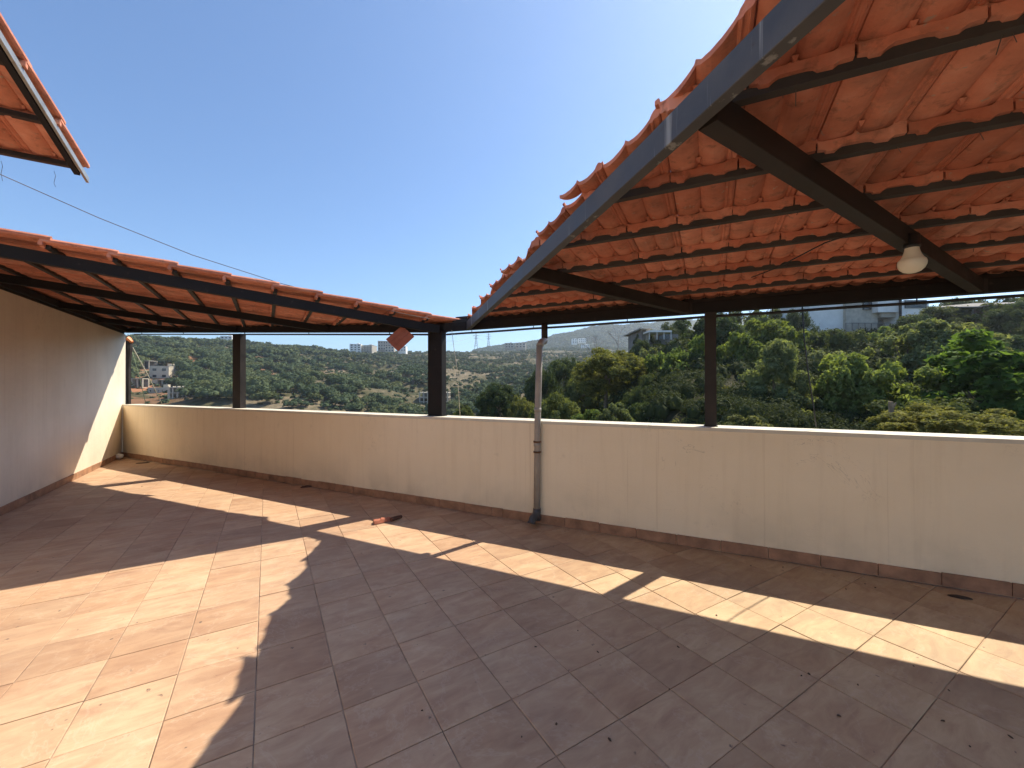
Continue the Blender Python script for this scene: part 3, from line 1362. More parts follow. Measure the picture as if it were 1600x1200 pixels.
pipe = thing('drain_pipe', 'grey brown rain pipe with elbows leaning against the parapet between two posts', 'pipe', tuple(P_(838, 806, .03)))
rr = .030
b = MB()
top = P_(851, 506, -.085)
b.tube([top, P_(851, 529, -.085)], .031, 14)
b.build('upper_pipe', M['brown'], pipe, smooth=True)
e0 = P_(851, 524, -.085)
e1 = P_(851, 533, -.080)
m1 = P_(844.5, 528, .02)
m2 = P_(843.3, 536, .035)
b = MB()
q0, q1, q2, q3 = P_(851, 531, -.085), P_(851.5, 536, -.07), P_(846.5, 529.5, -.01), P_(843.2, 541, .034)
pts = []
for i in range(13):
    t = i/12
    pts.append(((1-t)**3)*q0 + 3*((1-t)**2)*t*q1 + 3*(1-t)*t*t*q2 + (t**3)*q3)
b.tube(pts, rr+.003, 14)
b.build('upper_elbow', M['pipe'], pipe, smooth=True)
b = MB()
b.tube([P_(843.2, 540, .034), P_(841.5, 600, .033), P_(840, 655, .032), P_(838.2, 800, .03)], rr, 16)
b.build('down_pipe', M['pipe'], pipe, smooth=True)
for y, x in ((640, 840.2), (694, 839.3)):
    b = MB()
    b.tube([P_(x, y-3, .032), P_(x-.1, y+3, .032)], rr+.003, 16)
    b.build('pipe_joint', M['pipe'], pipe, smooth=True)
for y in (690, 706):
    b = MB()
    b.tube([P_(839.2, y-1.3, .032), P_(839.2, y+1.3, .032)], rr+.006, 16)
    b.build('clamp', M['rust'], pipe, smooth=True)
b = MB()
b.tube([P_(838.6, 794, .03), P_(838, 812, .03)], rr+.006, 16)
b.build('lower_collar', M['pipedark'], pipe, smooth=True)
c0 = P_(838, 808, .03)
c0.z = .13
base = c0.copy()
dr = Vector((-.55, -1, 0)).normalized()
cv = []
for i in range(9):
    t = i/8*math.pi/2
    cv.append(Vector((base.x, base.y, .135)) + dr*(1-math.cos(t))*.06 + Vector((0, 0, -math.sin(t)*.055)))
endp = cv[-1]
for i in range(1, 6):
    t = i/5*1.15
    cv.append(endp + dr*math.sin(t)*.055 + Vector((0, 0, -(1-math.cos(t))*.075)))
b = MB()
b.tube(cv, .033, 14)
b.tube([cv[-2], cv[-1]], .038, 14)
b.build('lower_elbow', M['pipedark'], pipe, smooth=True)

# light bulb
bp = AB(0, 0)
pc = n2*2.858 + d2*-1.219 - B2*1.03
bx, by = pc[0]*H, pc[1]*H
# hang it on the camera side of the rafter
bx -= .030*-.5156*0
bz = (1+zr(n2 @ pc))*H
bb_ = Vector((bx, by, bz)) + Vector((A2[0], A2[1], 0))*(-.035)
lamp = thing('light_bulb', 'white screw bulb in a black holder hanging from the long rafter', 'light bulb', tuple(bb_))
b = MB()
b.lathe(bb_, [(0, .055), (.022, .054), (.029, .045), (.030, .0), (.032, -.002), (.032, -.012), (.026, -.016)], 20)
b.build('socket', M['black'], lamp, smooth=True)
b = MB()
pr_ = [(.026, -.012), (.029, -.030), (.035, -.050), (.044, -.066), (.0455, -.0685), (.0505, -.074), (.0535, -.086), (.052, -.100), (.045, -.115), (.033, -.127), (.016, -.134), (.0005, -.136)]
b.lathe(bb_, [(r*.97, z*1.0) for r, z in pr_[:5]], 28)
b.build('bulb_neck', M['bulb'], lamp, smooth=True)
b = MB()
b.lathe(bb_, pr_[4:], 28)
b.build('bulb_globe', M['bulb'], lamp, smooth=True)

# loose black wire looped under the battens
def rp_pt(px, py, dz=0.0):
    r = np.array([(px-800)/636.0, 1.0])
    v = (hz(px)-py)/636.0
    # z = .463+SN*(2.86-nd)+.06 ; nd = n.r*Y ; z = v*Y
    Y = (.463+SN*2.86+.055+dz)/(v+SN*(n2 @ r))
    return Vector((r[0]*Y*H, Y*H, (1+v*Y)*H))


b = MB()
b.tube([rp_pt(1405, 352), rp_pt(1370, 358), rp_pt(1330, 366), rp_pt(1290, 379), rp_pt(1255, 397), rp_pt(1215, 418), rp_pt(1175, 433)], .0035, 6)
tag(b.build('electric_cable', M['black'], smooth=True), 'loose black cable sagging under the tiles from the bulb towards the ring beam', 'cable')

# cable crossing the sky
pts = []
keys = [(-60, 238, 2.05), (0, 272, 2.2), (154, 340, 2.45), (300, 398, 2.7), (437, 442, 2.92), (581, 479, 3.12), (640, 492, 3.2), (672, 498, 3.28)]
for x, y, Yd in keys:
    pts.append(at_Y(x, y, Yd*H))
b = MB()
b.tube(pts, .0028, 6)
tag(b.build('overhead_wire', M['wire'], smooth=True), 'thin wire slung across the sky from the upper roof to the middle post', 'wire')

# hanging broken tile
hc = at_Y(625.5, 528.5, 3.30*H)
s_ = 3.30*H/636
ht = thing('hanging_tile_piece', 'square orange clay tile piece hanging cornerwise below the left pergola edge', 'tile', tuple(hc))
co = [(2.5, 20), (-21, -2), (-3.5, -20.5), (20.5, 3.5)]
b = MB()
v = []
for q in (0, 1):
    for x, z in co:
        v.append(hc + Vector((x*s_, q*.014 + x*s_*.25, z*s_)))
b.add(v, [(0, 1, 2, 3), (7, 6, 5, 4), (0, 4, 5, 1), (1, 5, 6, 2), (2, 6, 7, 3), (3, 7, 4, 0)])
for t in (.3, .62):
    a = Vector(v[0]).lerp(v[3], t)
    c = Vector(v[1]).lerp(v[2], t)
    b.tube([a+Vector((0, -.002, 0)), c+Vector((0, -.002, 0))], .004, 5)
b.build('clay_piece', M['claydark'], ht)
b = MB()
b.tube([hc+Vector((2.5*s_, .01, 19*s_)), hc+Vector((3*s_, .012, 42*s_))], .0012, 5)
b.build('hanging_wire', M['wire'], ht)

# thin cord right of the middle post
b = MB()
b.tube([at_nd(706, 516, 2.84), at_nd(709, 541, 2.84), at_nd(714, 575, 2.84), at_nd(716.5, 610, 2.85), at_nd(719, 651, 2.86)], .0026, 6)
tag(b.build('pale_string', M['rope'], smooth=True), 'thin pale cord hanging beside the middle post down to the parapet', 'cord')
# dark cable further right
b = MB()
b.tube([at_nd(1254, 478, 2.88), at_nd(1257, 530, 2.88), at_nd(1264, 590, 2.885), at_nd(1271, 635, 2.89), at_nd(1275, 667, 2.895)], .0045, 6)
tag(b.build('hanging_cable', M['black'], smooth=True), 'dark cable dropping from the right ring beam to the parapet in front of the trees', 'cable')

# broken tile on the floor with its stick
def flo(px, py):
    r = np.array([(px-800)/636.0, 1.0])
    Y = 636.0/(py-hz(px))*H
    return Vector((r[0]*Y, Y, 0))


fp = flo(604, 820)
ft = thing('broken_tile_piece', 'broken orange roof tile fragment lying on the sunlit floor strip', 'tile fragment', tuple(fp))
b = MB()
p0, p1 = flo(584, 818), flo(613, 812)
ax = (p1-p0).normalized()
ay = Vector((-ax.y, ax.x, 0))
ln = (p1-p0).length
prof = [(-.040, .004), (-.030, .030), (-.012, .042), (.004, .022), (.018, .030), (.034, .012), (.042, .004)]
v = []
for k_, t in enumerate((0, .30, .36, .68, .74, 1.0)):
    for a, z in prof:
        w = (1.1, 1.0, .95, .9, .85, .55)[k_]
        v.append(p0 + ax*ln*(t+.05*a/.04*(1 if k_ in (0, 5) else 0)) + ay*a*w + Vector((0, 0, z*w*(1.0 if k_ not in (2, 4) else 1.25))))
m_ = len(prof)
f = []
for k_ in range(5):
    f += [(k_*m_+i, k_*m_+i+1, (k_+1)*m_+i+1, (k_+1)*m_+i) for i in range(m_-1)]
    f.append((k_*m_+m_-1, k_*m_, (k_+1)*m_, (k_+1)*m_+m_-1))
f += [tuple(range(m_-1, -1, -1)), tuple(5*m_+i for i in range(m_))]
b.add(v, f)
b.build('clay_fragment', M['clay'], ft)
b = MB()
q0, q1 = flo(611, 815.5), flo(627, 809.5)
b.tube([q0+Vector((0, 0, .024)), (q0+q1)/2+Vector((0, 0, .024)), q1+Vector((0, 0, .020))], [.020, .019, .015], 7)
tag(b.build('wooden_stick', M['stick'], smooth=False), 'short dark brown stick lying behind the broken tile on the floor', 'stick')


def chip(name, px, py, sx, sy, h, m, label, cat, seed, rot=0.0, group=None):
    r_ = random.Random(seed)
    c = flo(px, py)
    b = MB()
    k_ = 8
    v = []
    for i in range(k_):
        q = 2*math.pi*i/k_
        rr_ = r_.uniform(.65, 1.0)
        x = math.cos(q)*sx*rr_
        y = math.sin(q)*sy*rr_
        v.append(c+Vector((x*math.cos(rot)-y*math.sin(rot), x*math.sin(rot)+y*math.cos(rot), .002)))
    for i in range(k_):
        p = c.lerp(v[i], .7)
        v.append(Vector((p.x, p.y, .002+h*r_.uniform(.6, 1.1))))
    f = [tuple(range(k_, 2*k_))] + [(i, (i+1) % k_, k_+(i+1) % k_, k_+i) for i in range(k_)]
    b.add(v, f)
    return tag(b.build(name, m, None, tuple(c)), label, cat, group)


chip('roof_shard', 480, 761, .10, .03, .018, M['stick'], 'dark reddish shard lying on the floor near the parapet, left of the broken tile', 'shard', 1, .5)
chip('roof_shard', 223, 723.5, .11, .07, .012, M['leafdry'], 'flat brown scrap lying on the floor by the far left corner', 'scrap', 2, .2)
b = MB()
c = flo(192, 716)+Vector((.03, -.10, .055))
rnd = random.Random(9)
v = []
f = []
for i in range(7):
    th = math.pi*i/6
    for j in range(9):
        ph = 2*math.pi*j/9
        r_ = .062*rnd.uniform(.82, 1.05)
        v.append(c+Vector((r_*math.sin(th)*math.cos(ph)*1.1, r_*math.sin(th)*math.sin(ph), r_*math.cos(th)*.85)))
for i in range(6):
    for j in range(9):
        f.append((i*9+j, (i+1)*9+j, (i+1)*9+(j+1) % 9, i*9+(j+1) % 9))
b.add(v, f)
tag(b.build('crumpled_paper', M['paper'], None, tuple(c)), 'crumpled white ball of paper in the far left corner', 'litter')
chip('dirt_patch', 1496, 932, .085, .03, .006, M['dirt'], 'dark smear of dirt on the floor by the skirting at the right', 'dirt', 4, -.35)
lv = random.Random(12)
spots = [(1058, 1010), (1044, 1076), (933, 1018), (951, 1154), (1250, 1055), (1308, 1117), (1338, 1069), (1470, 1125), (1480, 1078), (836, 1010), (659, 1109), (1350, 912), (1366, 918), (1262, 1052), (1118, 961), (60, 893), (222, 760), (430, 770), (1512, 1165), (1575, 1150), (1425, 1040), (1320, 920), (1222, 886), (1172, 884), (814, 1150), (868, 1130), (902, 985)]
for i, (x, y) in enumerate(spots):
    s = lv.uniform(.003, .0075)
    chip('dry_leaf', x, y, s*lv.uniform(1.2, 2.4), s, .003, M['leafdry'], 'tiny dry leaf crumb lying on the terrace floor', 'leaf', 50+i, lv.uniform(0, 3), 'dry leaf crumbs scattered over the terrace floor')
# sand and grit along the skirting
gr = MB()
for i in range(900):
    d = lv.uniform(-1.6, 7.2)
    if lv.random() < .35:
        d = lv.gauss(1.3, .4)
    nd = DP(d) - .014 - abs(lv.gauss(0, .03))
    p = ND(nd, d)
    s = lv.uniform(.0012, .0045)
    v = [p+Vector((s*lv.uniform(-1, 1), s*lv.uniform(-1, 1), 0.001)) for _ in range(3)] + [p+Vector((0, 0, s*.8))]
    gr.add(v, [(0, 1, 3), (1, 2, 3), (2, 0, 3)])
stuff(gr.build('floor_grit', M['dirt']), 'fine dark grit gathered along the foot of the parapet', 'grit')

# bundle of poles and ropes outside the left corner
cn = CORNER + n2*.22 - d2*.10
def OC(px, py, Y):
    return at_Y(px, py, Y*H)


um = thing('folded_sunshade', 'folded sunshade poles with an orange top outside the far left corner', 'sunshade', tuple(OC(200, 640, 6.1)))
b = MB()
b.tube([OC(196, 536, 6.0), OC(196, 640, 6.0)], .016, 8)
b.build('pole', M['iron'], um)
b = MB()
b.tube([OC(203, 540, 6.1), OC(203.5, 650, 6.1)], .014, 8)
b.build('pole', M['brown'], um)
b = MB()
b.tube([OC(199.5, 533, 6.05), OC(199.5, 544, 6.05), OC(199, 575, 6.05), OC(201, 640, 6.05)], [.07, .075, .04, .025], 10)
b.build('folded_fabric', M['brown'], um)
b = MB()
b.tube([OC(196, 534, 6.05), OC(201, 530.5, 6.05), OC(206, 535, 6.05)], [.035, .06, .03], 8)
b.build('orange_cap', M['orange'], um)
b = MB()
b.tube([OC(206, 541, 6.1), OC(232, 588, 6.5), OC(256, 637, 6.9)], .010, 6)
tag(b.build('guy_rope', M['rope'], smooth=True), 'thick pale rope slanting down to the right outside the left corner', 'rope')
b = MB()
b.tube([OC(205, 545, 6.1), OC(218, 590, 6.3), OC(230, 640, 6.6)], .006, 6)
tag(b.build('guy_rope', M['greenrope'], smooth=True), 'thin greenish rope outside the left corner, steeper than the pale one', 'rope')

# ------------------------------------------------------------------ vegetation
def gz(x, y):
    return float(ground_z(np.array([x]), np.array([y]))[0])


def crown_mesh(name, seed, nl, nleaf, leaf, m, flat=1.0, spread=.62, lobe=(.26, .42), needle=False, top_bias=0.0, core=True, cone=False):
    """unit crown (radius 1, centre 0): leaf faces scattered over many overlapping clumps of different size"""
    rg = np.random.RandomState(seed)
    c = []
    while len(c) < nl:
        p = rg.uniform(-1, 1, 3)
        r = np.linalg.norm(p)
        if r > 1 or r < .25:
            continue
        p = p/r*(r**.6)*spread*rg.uniform(.85, 1.15)
        if cone:
            k = (1-p[2]/spread)/2
            p[0] *= .25+.95*k
            p[1] *= .25+.95*k
        p[2] = p[2]*flat + top_bias*rg.rand()
        c.append(p)
    c = np.array(c)
    R_ = rg.uniform(lobe[0], lobe[1], nl)
    w = R_**2
    w /= w.sum()
    which = rg.choice(nl, nleaf, p=w)
    dirs = rg.normal(size=(nleaf, 3))
    dirs /= np.linalg.norm(dirs, axis=1)[:, None]
    dirs[:, 2] = np.where(rg.rand(nleaf) < .55, np.abs(dirs[:, 2]), dirs[:, 2])
    rad = R_[which]*(1 - .42*rg.rand(nleaf)**2.0)*(1+.28*(rg.rand(nleaf) < .10)*rg.rand(nleaf))
    # small tufts: pull the leaves of each clump towards a few twigs
    ntw = 14
    tw = rg.normal(size=(nl, ntw, 3))
    tw /= np.linalg.norm(tw, axis=2)[:, :, None]
    pick = tw[which, rg.randint(0, ntw, nleaf)]
    mixk = (rg.rand(nleaf) < .78)[:, None]
    d3 = np.where(mixk, dirs*.30+pick, dirs)
    d3 /= np.linalg.norm(d3, axis=1)[:, None]
    P = c[which] + d3*rad[:, None]*np.array([1, 1, .85])
    # drop leaves buried in other clumps
    dist = np.linalg.norm(P[:, None, :]-c[None], axis=2)/R_[None]
    dist[np.arange(nleaf), which] = 9
    keep = dist.min(1) > .55
    P = P[keep]
    d3 = d3[keep]
    k = len(P)
    nrm = d3*.7 + rg.normal(size=(k, 3))*.6 + np.array([0, 0, .35])
    nrm /= np.linalg.norm(nrm, axis=1)[:, None]
    t = np.cross(nrm, rg.normal(size=(k, 3)))
    t /= np.linalg.norm(t, axis=1)[:, None]
    b = np.cross(nrm, t)
    s = leaf*rg.uniform(.55, 1.35, k)[:, None]
    lw = (.30 if needle else .62)
    V = np.stack([P - t*s*1.1 - b*s*lw*.6, P + t*s*1.3 - b*s*lw*.3, P + b*s*lw*1.7 + t*s*.1], 1).reshape(-1, 3)
    Q = np.arange(3*k).reshape(k, 3)
    if core:
        # dark twiggy inside: small faceted lumps well within each clump
        cv, cq = [], []
        base = len(V)
        for i in range(nl):
            o = len(cv)
            for a in range(5):
                th = math.pi*a/4
                for q in range(6):
                    ph = 2*math.pi*q/6
                    r = R_[i]*.60*rg.uniform(.7, 1.1)
                    cv.append(c[i]+r*np.array([math.sin(th)*math.cos(ph), math.sin(th)*math.sin(ph), .85*math.cos(th)]))
            for a in range(4):
                for q in range(6):
                    q0, q1, q2, q3 = base+o+a*6+q, base+o+(a+1)*6+q, base+o+(a+1)*6+(q+1) % 6, base+o+a*6+(q+1) % 6
                    cq += [[q0, q1, q2], [q0, q2, q3]]
        V = np.concatenate([V, np.array(cv)])
        Q = np.concatenate([Q, np.array(cq)])
    me = bpy.data.meshes.new(name)
    fast_mesh(me, V, Q)
    me.materials.append(m)
    me['c'] = c.ravel().tolist()
    return me, c


def branch_mesh(c, seed, h, m, rad=.05, lean=.15, nb=9, fork=.35):
    """trunk + limbs in the unit crown's frame; h = how far below the centre the foot is"""
    rg = random.Random(seed)
    b = MB()
    foot = Vector((rg.uniform(-lean, lean), rg.uniform(-lean, lean), -h))
    mid = Vector((rg.uniform(-.1, .1), rg.uniform(-.1, .1), -.45-.1*h))
    top = Vector((rg.uniform(-.08, .08), rg.uniform(-.08, .08), .25))
    kink = foot.lerp(mid, .5)+Vector((rg.uniform(-.05, .05), rg.uniform(-.05, .05), 0))
    b.tube([foot, kink, mid, top], [rad*1.25, rad, rad*.8, rad*.3], 7)
    for i in rg.sample(range(len(c)), min(nb, len(c))):
        e = Vector(c[i])
        s = mid.lerp(top, rg.uniform(0, .8))
        k = s.lerp(e, .5)+Vector((0, 0, rg.uniform(-.08, .02)))
        b.tube([s, k, e], [rad*.45, rad*.3, rad*.12], 5)
    me = bpy.data.meshes.new('trunk')
    me.from_pydata([tuple(v) for v in b.v], [], b.f)
    me.materials.append(m)
    return me


LIB = {}


def lib(kind):
    if kind in LIB:
        return LIB[kind]
    spec = {
        'pine': dict(nl=58, nleaf=26000, leaf=0.034, m=M['pine'], flat=.75, needle=True, lobe=(.12, .25), spread=.78),
        'pine2': dict(nl=52, nleaf=28000, leaf=0.028, m=M['pinedark'], flat=.9, needle=True, lobe=(.13, .27), spread=.75),
        'gold': dict(nl=80, nleaf=42000, leaf=0.024, m=M['gold'], flat=.5, needle=True, lobe=(.09, .18), spread=.85),
        'light': dict(nl=58, nleaf=27000, leaf=0.029, m=M['olive'], flat=.9, needle=False, lobe=(.12, .25), spread=.74),
        'broad': dict(nl=60, nleaf=27000, leaf=0.03, m=M['broad'], flat=.9, needle=False, lobe=(.12, .26), spread=.76),
        'fig': dict(nl=56, nleaf=20000, leaf=0.034, m=M['fig'], flat=1.0, needle=False, lobe=(.13, .27), spread=.76),
        'cone': dict(nl=62, nleaf=28000, leaf=0.029, m=M['olive'], flat=1.0, needle=True, lobe=(.10, .22), spread=.85, cone=True),
        'dark': dict(nl=50, nleaf=26000, leaf=0.026, m=M['pinedark'], flat=1.0, needle=False, lobe=(.14, .28), spread=.74),
    }[kind]
    me, c = crown_mesh('crown', hash(kind) % 1000 if False else sum(map(ord, kind)), **spec)
    tr = branch_mesh(c, 5, 1.9, M['bark'])
    LIB[kind] = (me, tr)
    return LIB[kind]


def near_tree(name, px, Y, ytop, ybot, wpx, kind, label, cat='tree', rot=0.0, dark=1.0):
    X = (px-800)/636*Y
    zt = H + Y*(602-ytop)/636
    zb = H + Y*(602-ybot)/636
    g = gz(X, Y)
    r = wpx*Y/636/2*1.14
    hz_ = (zt-zb)/2
    cz = (zt+zb)/2
    me, tr = lib(kind)
    t = thing(name, label, cat, (X, Y, min(g, zb)))
    c = link('crown', me, t)
    c.location = (0, 0, cz-min(g, zb))
    c.scale = (r/1.0, r/1.0, hz_/1.0)
    c.rotation_euler = (0, 0, rot)
    w = link('trunk', tr, t)
    foot = cz-min(g, zb)+.3
    w.location = (0, 0, cz-min(g, zb))
    w.scale = (r*.9, r*.9, max(hz_, foot/1.9))
    w.rotation_euler = (0, 0, rot)
    return t


T = near_tree
T('low_pine', 1500, 11.5, 607, 725, 215, 'gold', 'low spreading yellow green pine just over the parapet at the right', rot=.4)
T('fig_tree', 1592, 17, 490, 735, 290, 'fig', 'bright green broad leaved tree at the right edge beyond the parapet', rot=1.1)
T('leafy_tree', 1362, 19.5, 520, 740, 160, 'broad', 'large rounded green tree with dark foot behind the low pine, between bulb and cable', rot=2.0)
T('leafy_tree', 1425, 26, 489, 640, 125, 'light', 'pale sunlit tree crown right below the white house', rot=.9)
T('leafy_tree', 1508, 25, 491, 640, 125, 'light', 'pale feathery tree crown below the wooden shed', rot=2.7)
T('slender_tree', 1213, 21, 521, 730, 150, 'cone', 'pointed olive green tree right of the slim post', rot=.2)
T('bushy_tree', 1150, 22, 570, 730, 105, 'gold', 'bushy yellow green tree at the foot of the slim post, right side', rot=.2)
T('leafy_tree', 1200, 36, 483, 620, 115, 'broad', 'round green crown just under the ring beam right of the slim post', rot=3.3)
T('leafy_tree', 1143, 31, 500, 650, 85, 'broad', 'mid green tree directly right of the slim post', rot=4.1)
T('leafy_tree', 1065, 31, 497, 700, 110, 'broad', 'tall mid green tree directly left of the slim post', rot=5.0)
T('dark_tree', 1108, 44, 476, 600, 110, 'dark', 'dark tree behind the slim post close under the beam', rot=.7)
T('dark_tree', 1285, 40, 488, 660, 100, 'dark', 'dark tree left of the white house', rot=1.9)
T('dark_tree', 1330, 38, 498, 620, 75, 'dark', 'low dark tree in front of the white house wall', rot=5.9)
T('dark_tree', 1480, 52, 462, 560, 110, 'dark', 'dark tree between the white house and the wooden shed', rot=2.9)
T('dark_tree', 1612, 44, 455, 560, 110, 'pine2', 'dark pine at the right edge above the bright green tree', rot=3.9)
T('umbrella_pine', 948, 34, 526, 640, 128, 'pine', 'large rounded pine with a bare forked trunk in the middle of the near trees', rot=.5)
T('young_pine', 868, 25, 592, 720, 82, 'pine', 'light green young pine just right of the rain pipe', rot=1.5)
T('dark_pine', 884, 52, 543, 680, 80, 'pine2', 'dark round pine behind the rain pipe elbow, left of the large pine', rot=2.2)
T('dark_pine', 848, 46, 556, 700, 66, 'pine2', 'narrow dark pine directly behind the rain pipe', rot=3.0)
T('dark_pine', 915, 45, 560, 680, 70, 'pine', 'small dense pine between the dark round pine and the large pine', rot=4.0)
T('round_pine', 778, 42, 586, 690, 74, 'pine2', 'round topped pine standing alone left of the rain pipe', rot=5.1)
T('round_pine', 812, 40, 602, 700, 44, 'pine', 'small olive pine beside the round topped pine', rot=.1)
T('round_pine', 723, 47, 619, 690, 36, 'pine', 'small pine beside the pale cord right of the middle post', rot=1.1)
T('round_bush', 962, 18, 622, 700, 58, 'light', 'rounded pale grey green bush above the parapet below the large pine', 'bush', rot=3.0)
T('round_bush', 917, 20, 628, 700, 60, 'broad', 'loose green bush between the young pine and the pale rounded bush', 'bush', rot=4.4)
T('dark_bush', 1012, 22, 610, 720, 75, 'dark', 'dark bush in shade right of the pale rounded bush', 'bush', rot=5.5)
T('olive_bush', 1078, 19, 634, 720, 68, 'light', 'low olive bush left of the slim post foot', 'bush', rot=.8)
T('dark_tree', 1020, 30, 560, 700, 80, 'dark', 'dark shaded tree between the large pine and the slim post', rot=1.6)
T('olive_tree', 1010, 46, 533, 640, 60, 'light', 'grey olive crown below the concrete house', rot=2.5)
T('leafy_tree', 1290, 20, 610, 740, 95, 'dark', 'dark low tree behind the hanging cable foot', rot=3.5)
T('leafy_tree', 1450, 16, 600, 740, 150, 'dark', 'dark shaded tree behind the low yellow green pine', rot=.3)
T('olive_bush', 1170, 16, 640, 730, 90, 'light', 'low pale bush right of the slim post foot', 'bush', rot=4.9)
T('dark_bush', 870, 34, 618, 700, 60, 'dark', 'dark thicket behind the young pine', 'bush', rot=1.2)
T('dark_tree', 1010, 62, 503, 600, 50, 'pine2', 'dark pine left of the concrete house under the ring beam', rot=1.2)
T('dark_tree', 1245, 56, 468, 600, 60, 'pine2', 'dark pine beside the left end of the white house', rot=2.6)


T('leafy_tree', 1035, 50, 530, 640, 66, 'dark', 'dark crown hiding the foot of the concrete house', rot=2.1)
T('leafy_tree', 1085, 52, 512, 640, 70, 'broad', 'green crown right of the white canopy of the concrete house', rot=2.9)
T('leafy_tree', 985, 52, 538, 640, 50, 'pine', 'small pine crown at the left foot of the concrete house', rot=3.9)
T('leafy_tree', 1392, 50, 497, 600, 80, 'broad', 'shaded crown directly below the white house windows', rot=3.4)
T('leafy_tree', 1555, 38, 512, 600, 90, 'dark', 'dark shrubby crown directly below the wooden shed', rot=.4)
T('dark_tree', 1432, 48, 484, 560, 70, 'pine2', 'dark tree at the right corner of the white house', rot=1.4)
T('leafy_tree', 1165, 58, 478, 600, 80, 'broad', 'hazy crown far up the slope right of the slim post', rot=5.4)


T('dark_tree', 1182, 66, 462, 600, 95, 'dark', 'dark crown rising behind the ring beam between slim post and hanging cable', rot=.9)
T('dark_tree', 1128, 70, 470, 600, 70, 'pine2', 'dark pine far up the slope just right of the slim post top', rot=2.2)
T('dark_tree', 1512, 66, 448, 560, 100, 'dark', 'dark tree behind the wooden shed', rot=3.1)
T('dark_tree', 1575, 72, 446, 560, 110, 'broad', 'green tree far behind the wooden shed at the right edge', rot=4.6)
T('dark_tree', 1055, 74, 490, 600, 70, 'pine2', 'dark pine behind the concrete house', rot=5.6)


T('leafy_tree', 1042, 38, 556, 690, 100, 'broad', 'rounded mid green tree between the large pine and the slim post, upper', rot=1.9)
T('round_pine', 1085, 28, 592, 720, 90, 'pine', 'olive pine low down left of the slim post', rot=4.4)
T('dark_pine', 1002, 28, 588, 720, 80, 'pine2', 'dark pine low down right of the large pine', rot=.6)
T('leafy_tree', 1238, 44, 503, 620, 95, 'broad', 'round green tree behind the pointed tree tip', rot=2.6)
T('leafy_tree', 1300, 31, 536, 670, 100, 'light', 'grey green tree between the hanging cable and the large rounded tree', rot=5.2)
T('leafy_tree', 1255, 26, 566, 700, 80, 'pine', 'olive tree right behind the hanging cable', rot=3.7)
T('leafy_tree', 1350, 42, 510, 600, 80, 'broad', 'green crown left of the pale sunlit tree', rot=4.2)
T('leafy_tree', 1460, 36, 513, 620, 80, 'broad', 'green crown wedged between the two pale sunlit trees', rot=1.3)
T('dark_tree', 1540, 30, 525, 660, 90, 'dark', 'dark crown behind the bright green tree, left side', rot=6.0)
T('leafy_tree', 1100, 33, 545, 680, 80, 'light', 'pale green tree showing on both sides of the slim post', rot=3.0)
T('dark_tree', 960, 56, 533, 620, 60, 'broad', 'far green crown behind the large pine', rot=2.0)


T('dark_pine', 1003, 50, 521, 600, 40, 'pine2', 'narrow dark pine against the left corner of the concrete house', rot=3.2)
T('leafy_tree', 1040, 46, 532, 620, 60, 'broad', 'green crown in front of the concrete house below its canopy', rot=0.2)


def bare_tree(px, Y, ytop, ybot, wpx, label, seed, leafy=0):
    X = (px-800)/636*Y
    zt = H + Y*(602-ytop)/636
    zb = H + Y*(602-ybot)/636
    rg = random.Random(seed)
    t = thing('bare_tree', label, 'tree', (X, Y, zb))
    b = MB()
    h = zt-zb
    w = wpx*Y/636/2
    tips = []

    def grow(p, dvec, ln, r, lv):
        q = p + dvec*ln*.5 + Vector((rg.uniform(-.06, .06), rg.uniform(-.06, .06), 0))*ln
        e = p + dvec*ln
        b.tube([p, q, e], [r, r*.8, r*.6], 5, cap=False)
        tips.append(e)
        if lv <= 0:
            return
        for k in range(rg.choice([2, 3, 3])):
            a = rg.uniform(0, 6.28)
            nd_ = (dvec + Vector((math.cos(a), math.sin(a), rg.uniform(-.1, .35)))*rg.uniform(.45, .8)).normalized()
            grow(e, nd_, ln*rg.uniform(.55, .8), r*.6, lv-1)
    grow(Vector((X, Y, zb)), Vector((0, 0, 1)), h*.36, h*.016, 4)
    b.build('trunk', M['greybark'], t)
    return t, tips


bare_tree(925, 62, 521, 575, 50, 'reddish bare tree left of the concrete house', 3)
bare_tree(966, 66, 503, 560, 50, 'tall leafless tree reaching the ring beam left of the concrete house', 8)
bare_tree(1318, 24, 560, 640, 50, 'grey leafless twigs between the pointed tree and the large rounded tree', 15)
# cut trunk standing right of the post
X, Y = (1393-800)/636*12.5, 12.5
b = MB()
zt, zb = H+Y*(602-628)/636, H+Y*(602-735)/636
b.tube([(X, Y, zb), (X+.02, Y, (zt+zb)/2), (X-.03, Y, zt)], [.085, .075, .06], 9)
b.tube([(X, Y, zt-.25), (X+.14, Y, zt-.02)], [.04, .02], 6)
tag(b.build('tree_stump', M['bark'], None, (X, Y, zb)), 'cut grey trunk with a short fork at the left end of the low pine', 'stump')


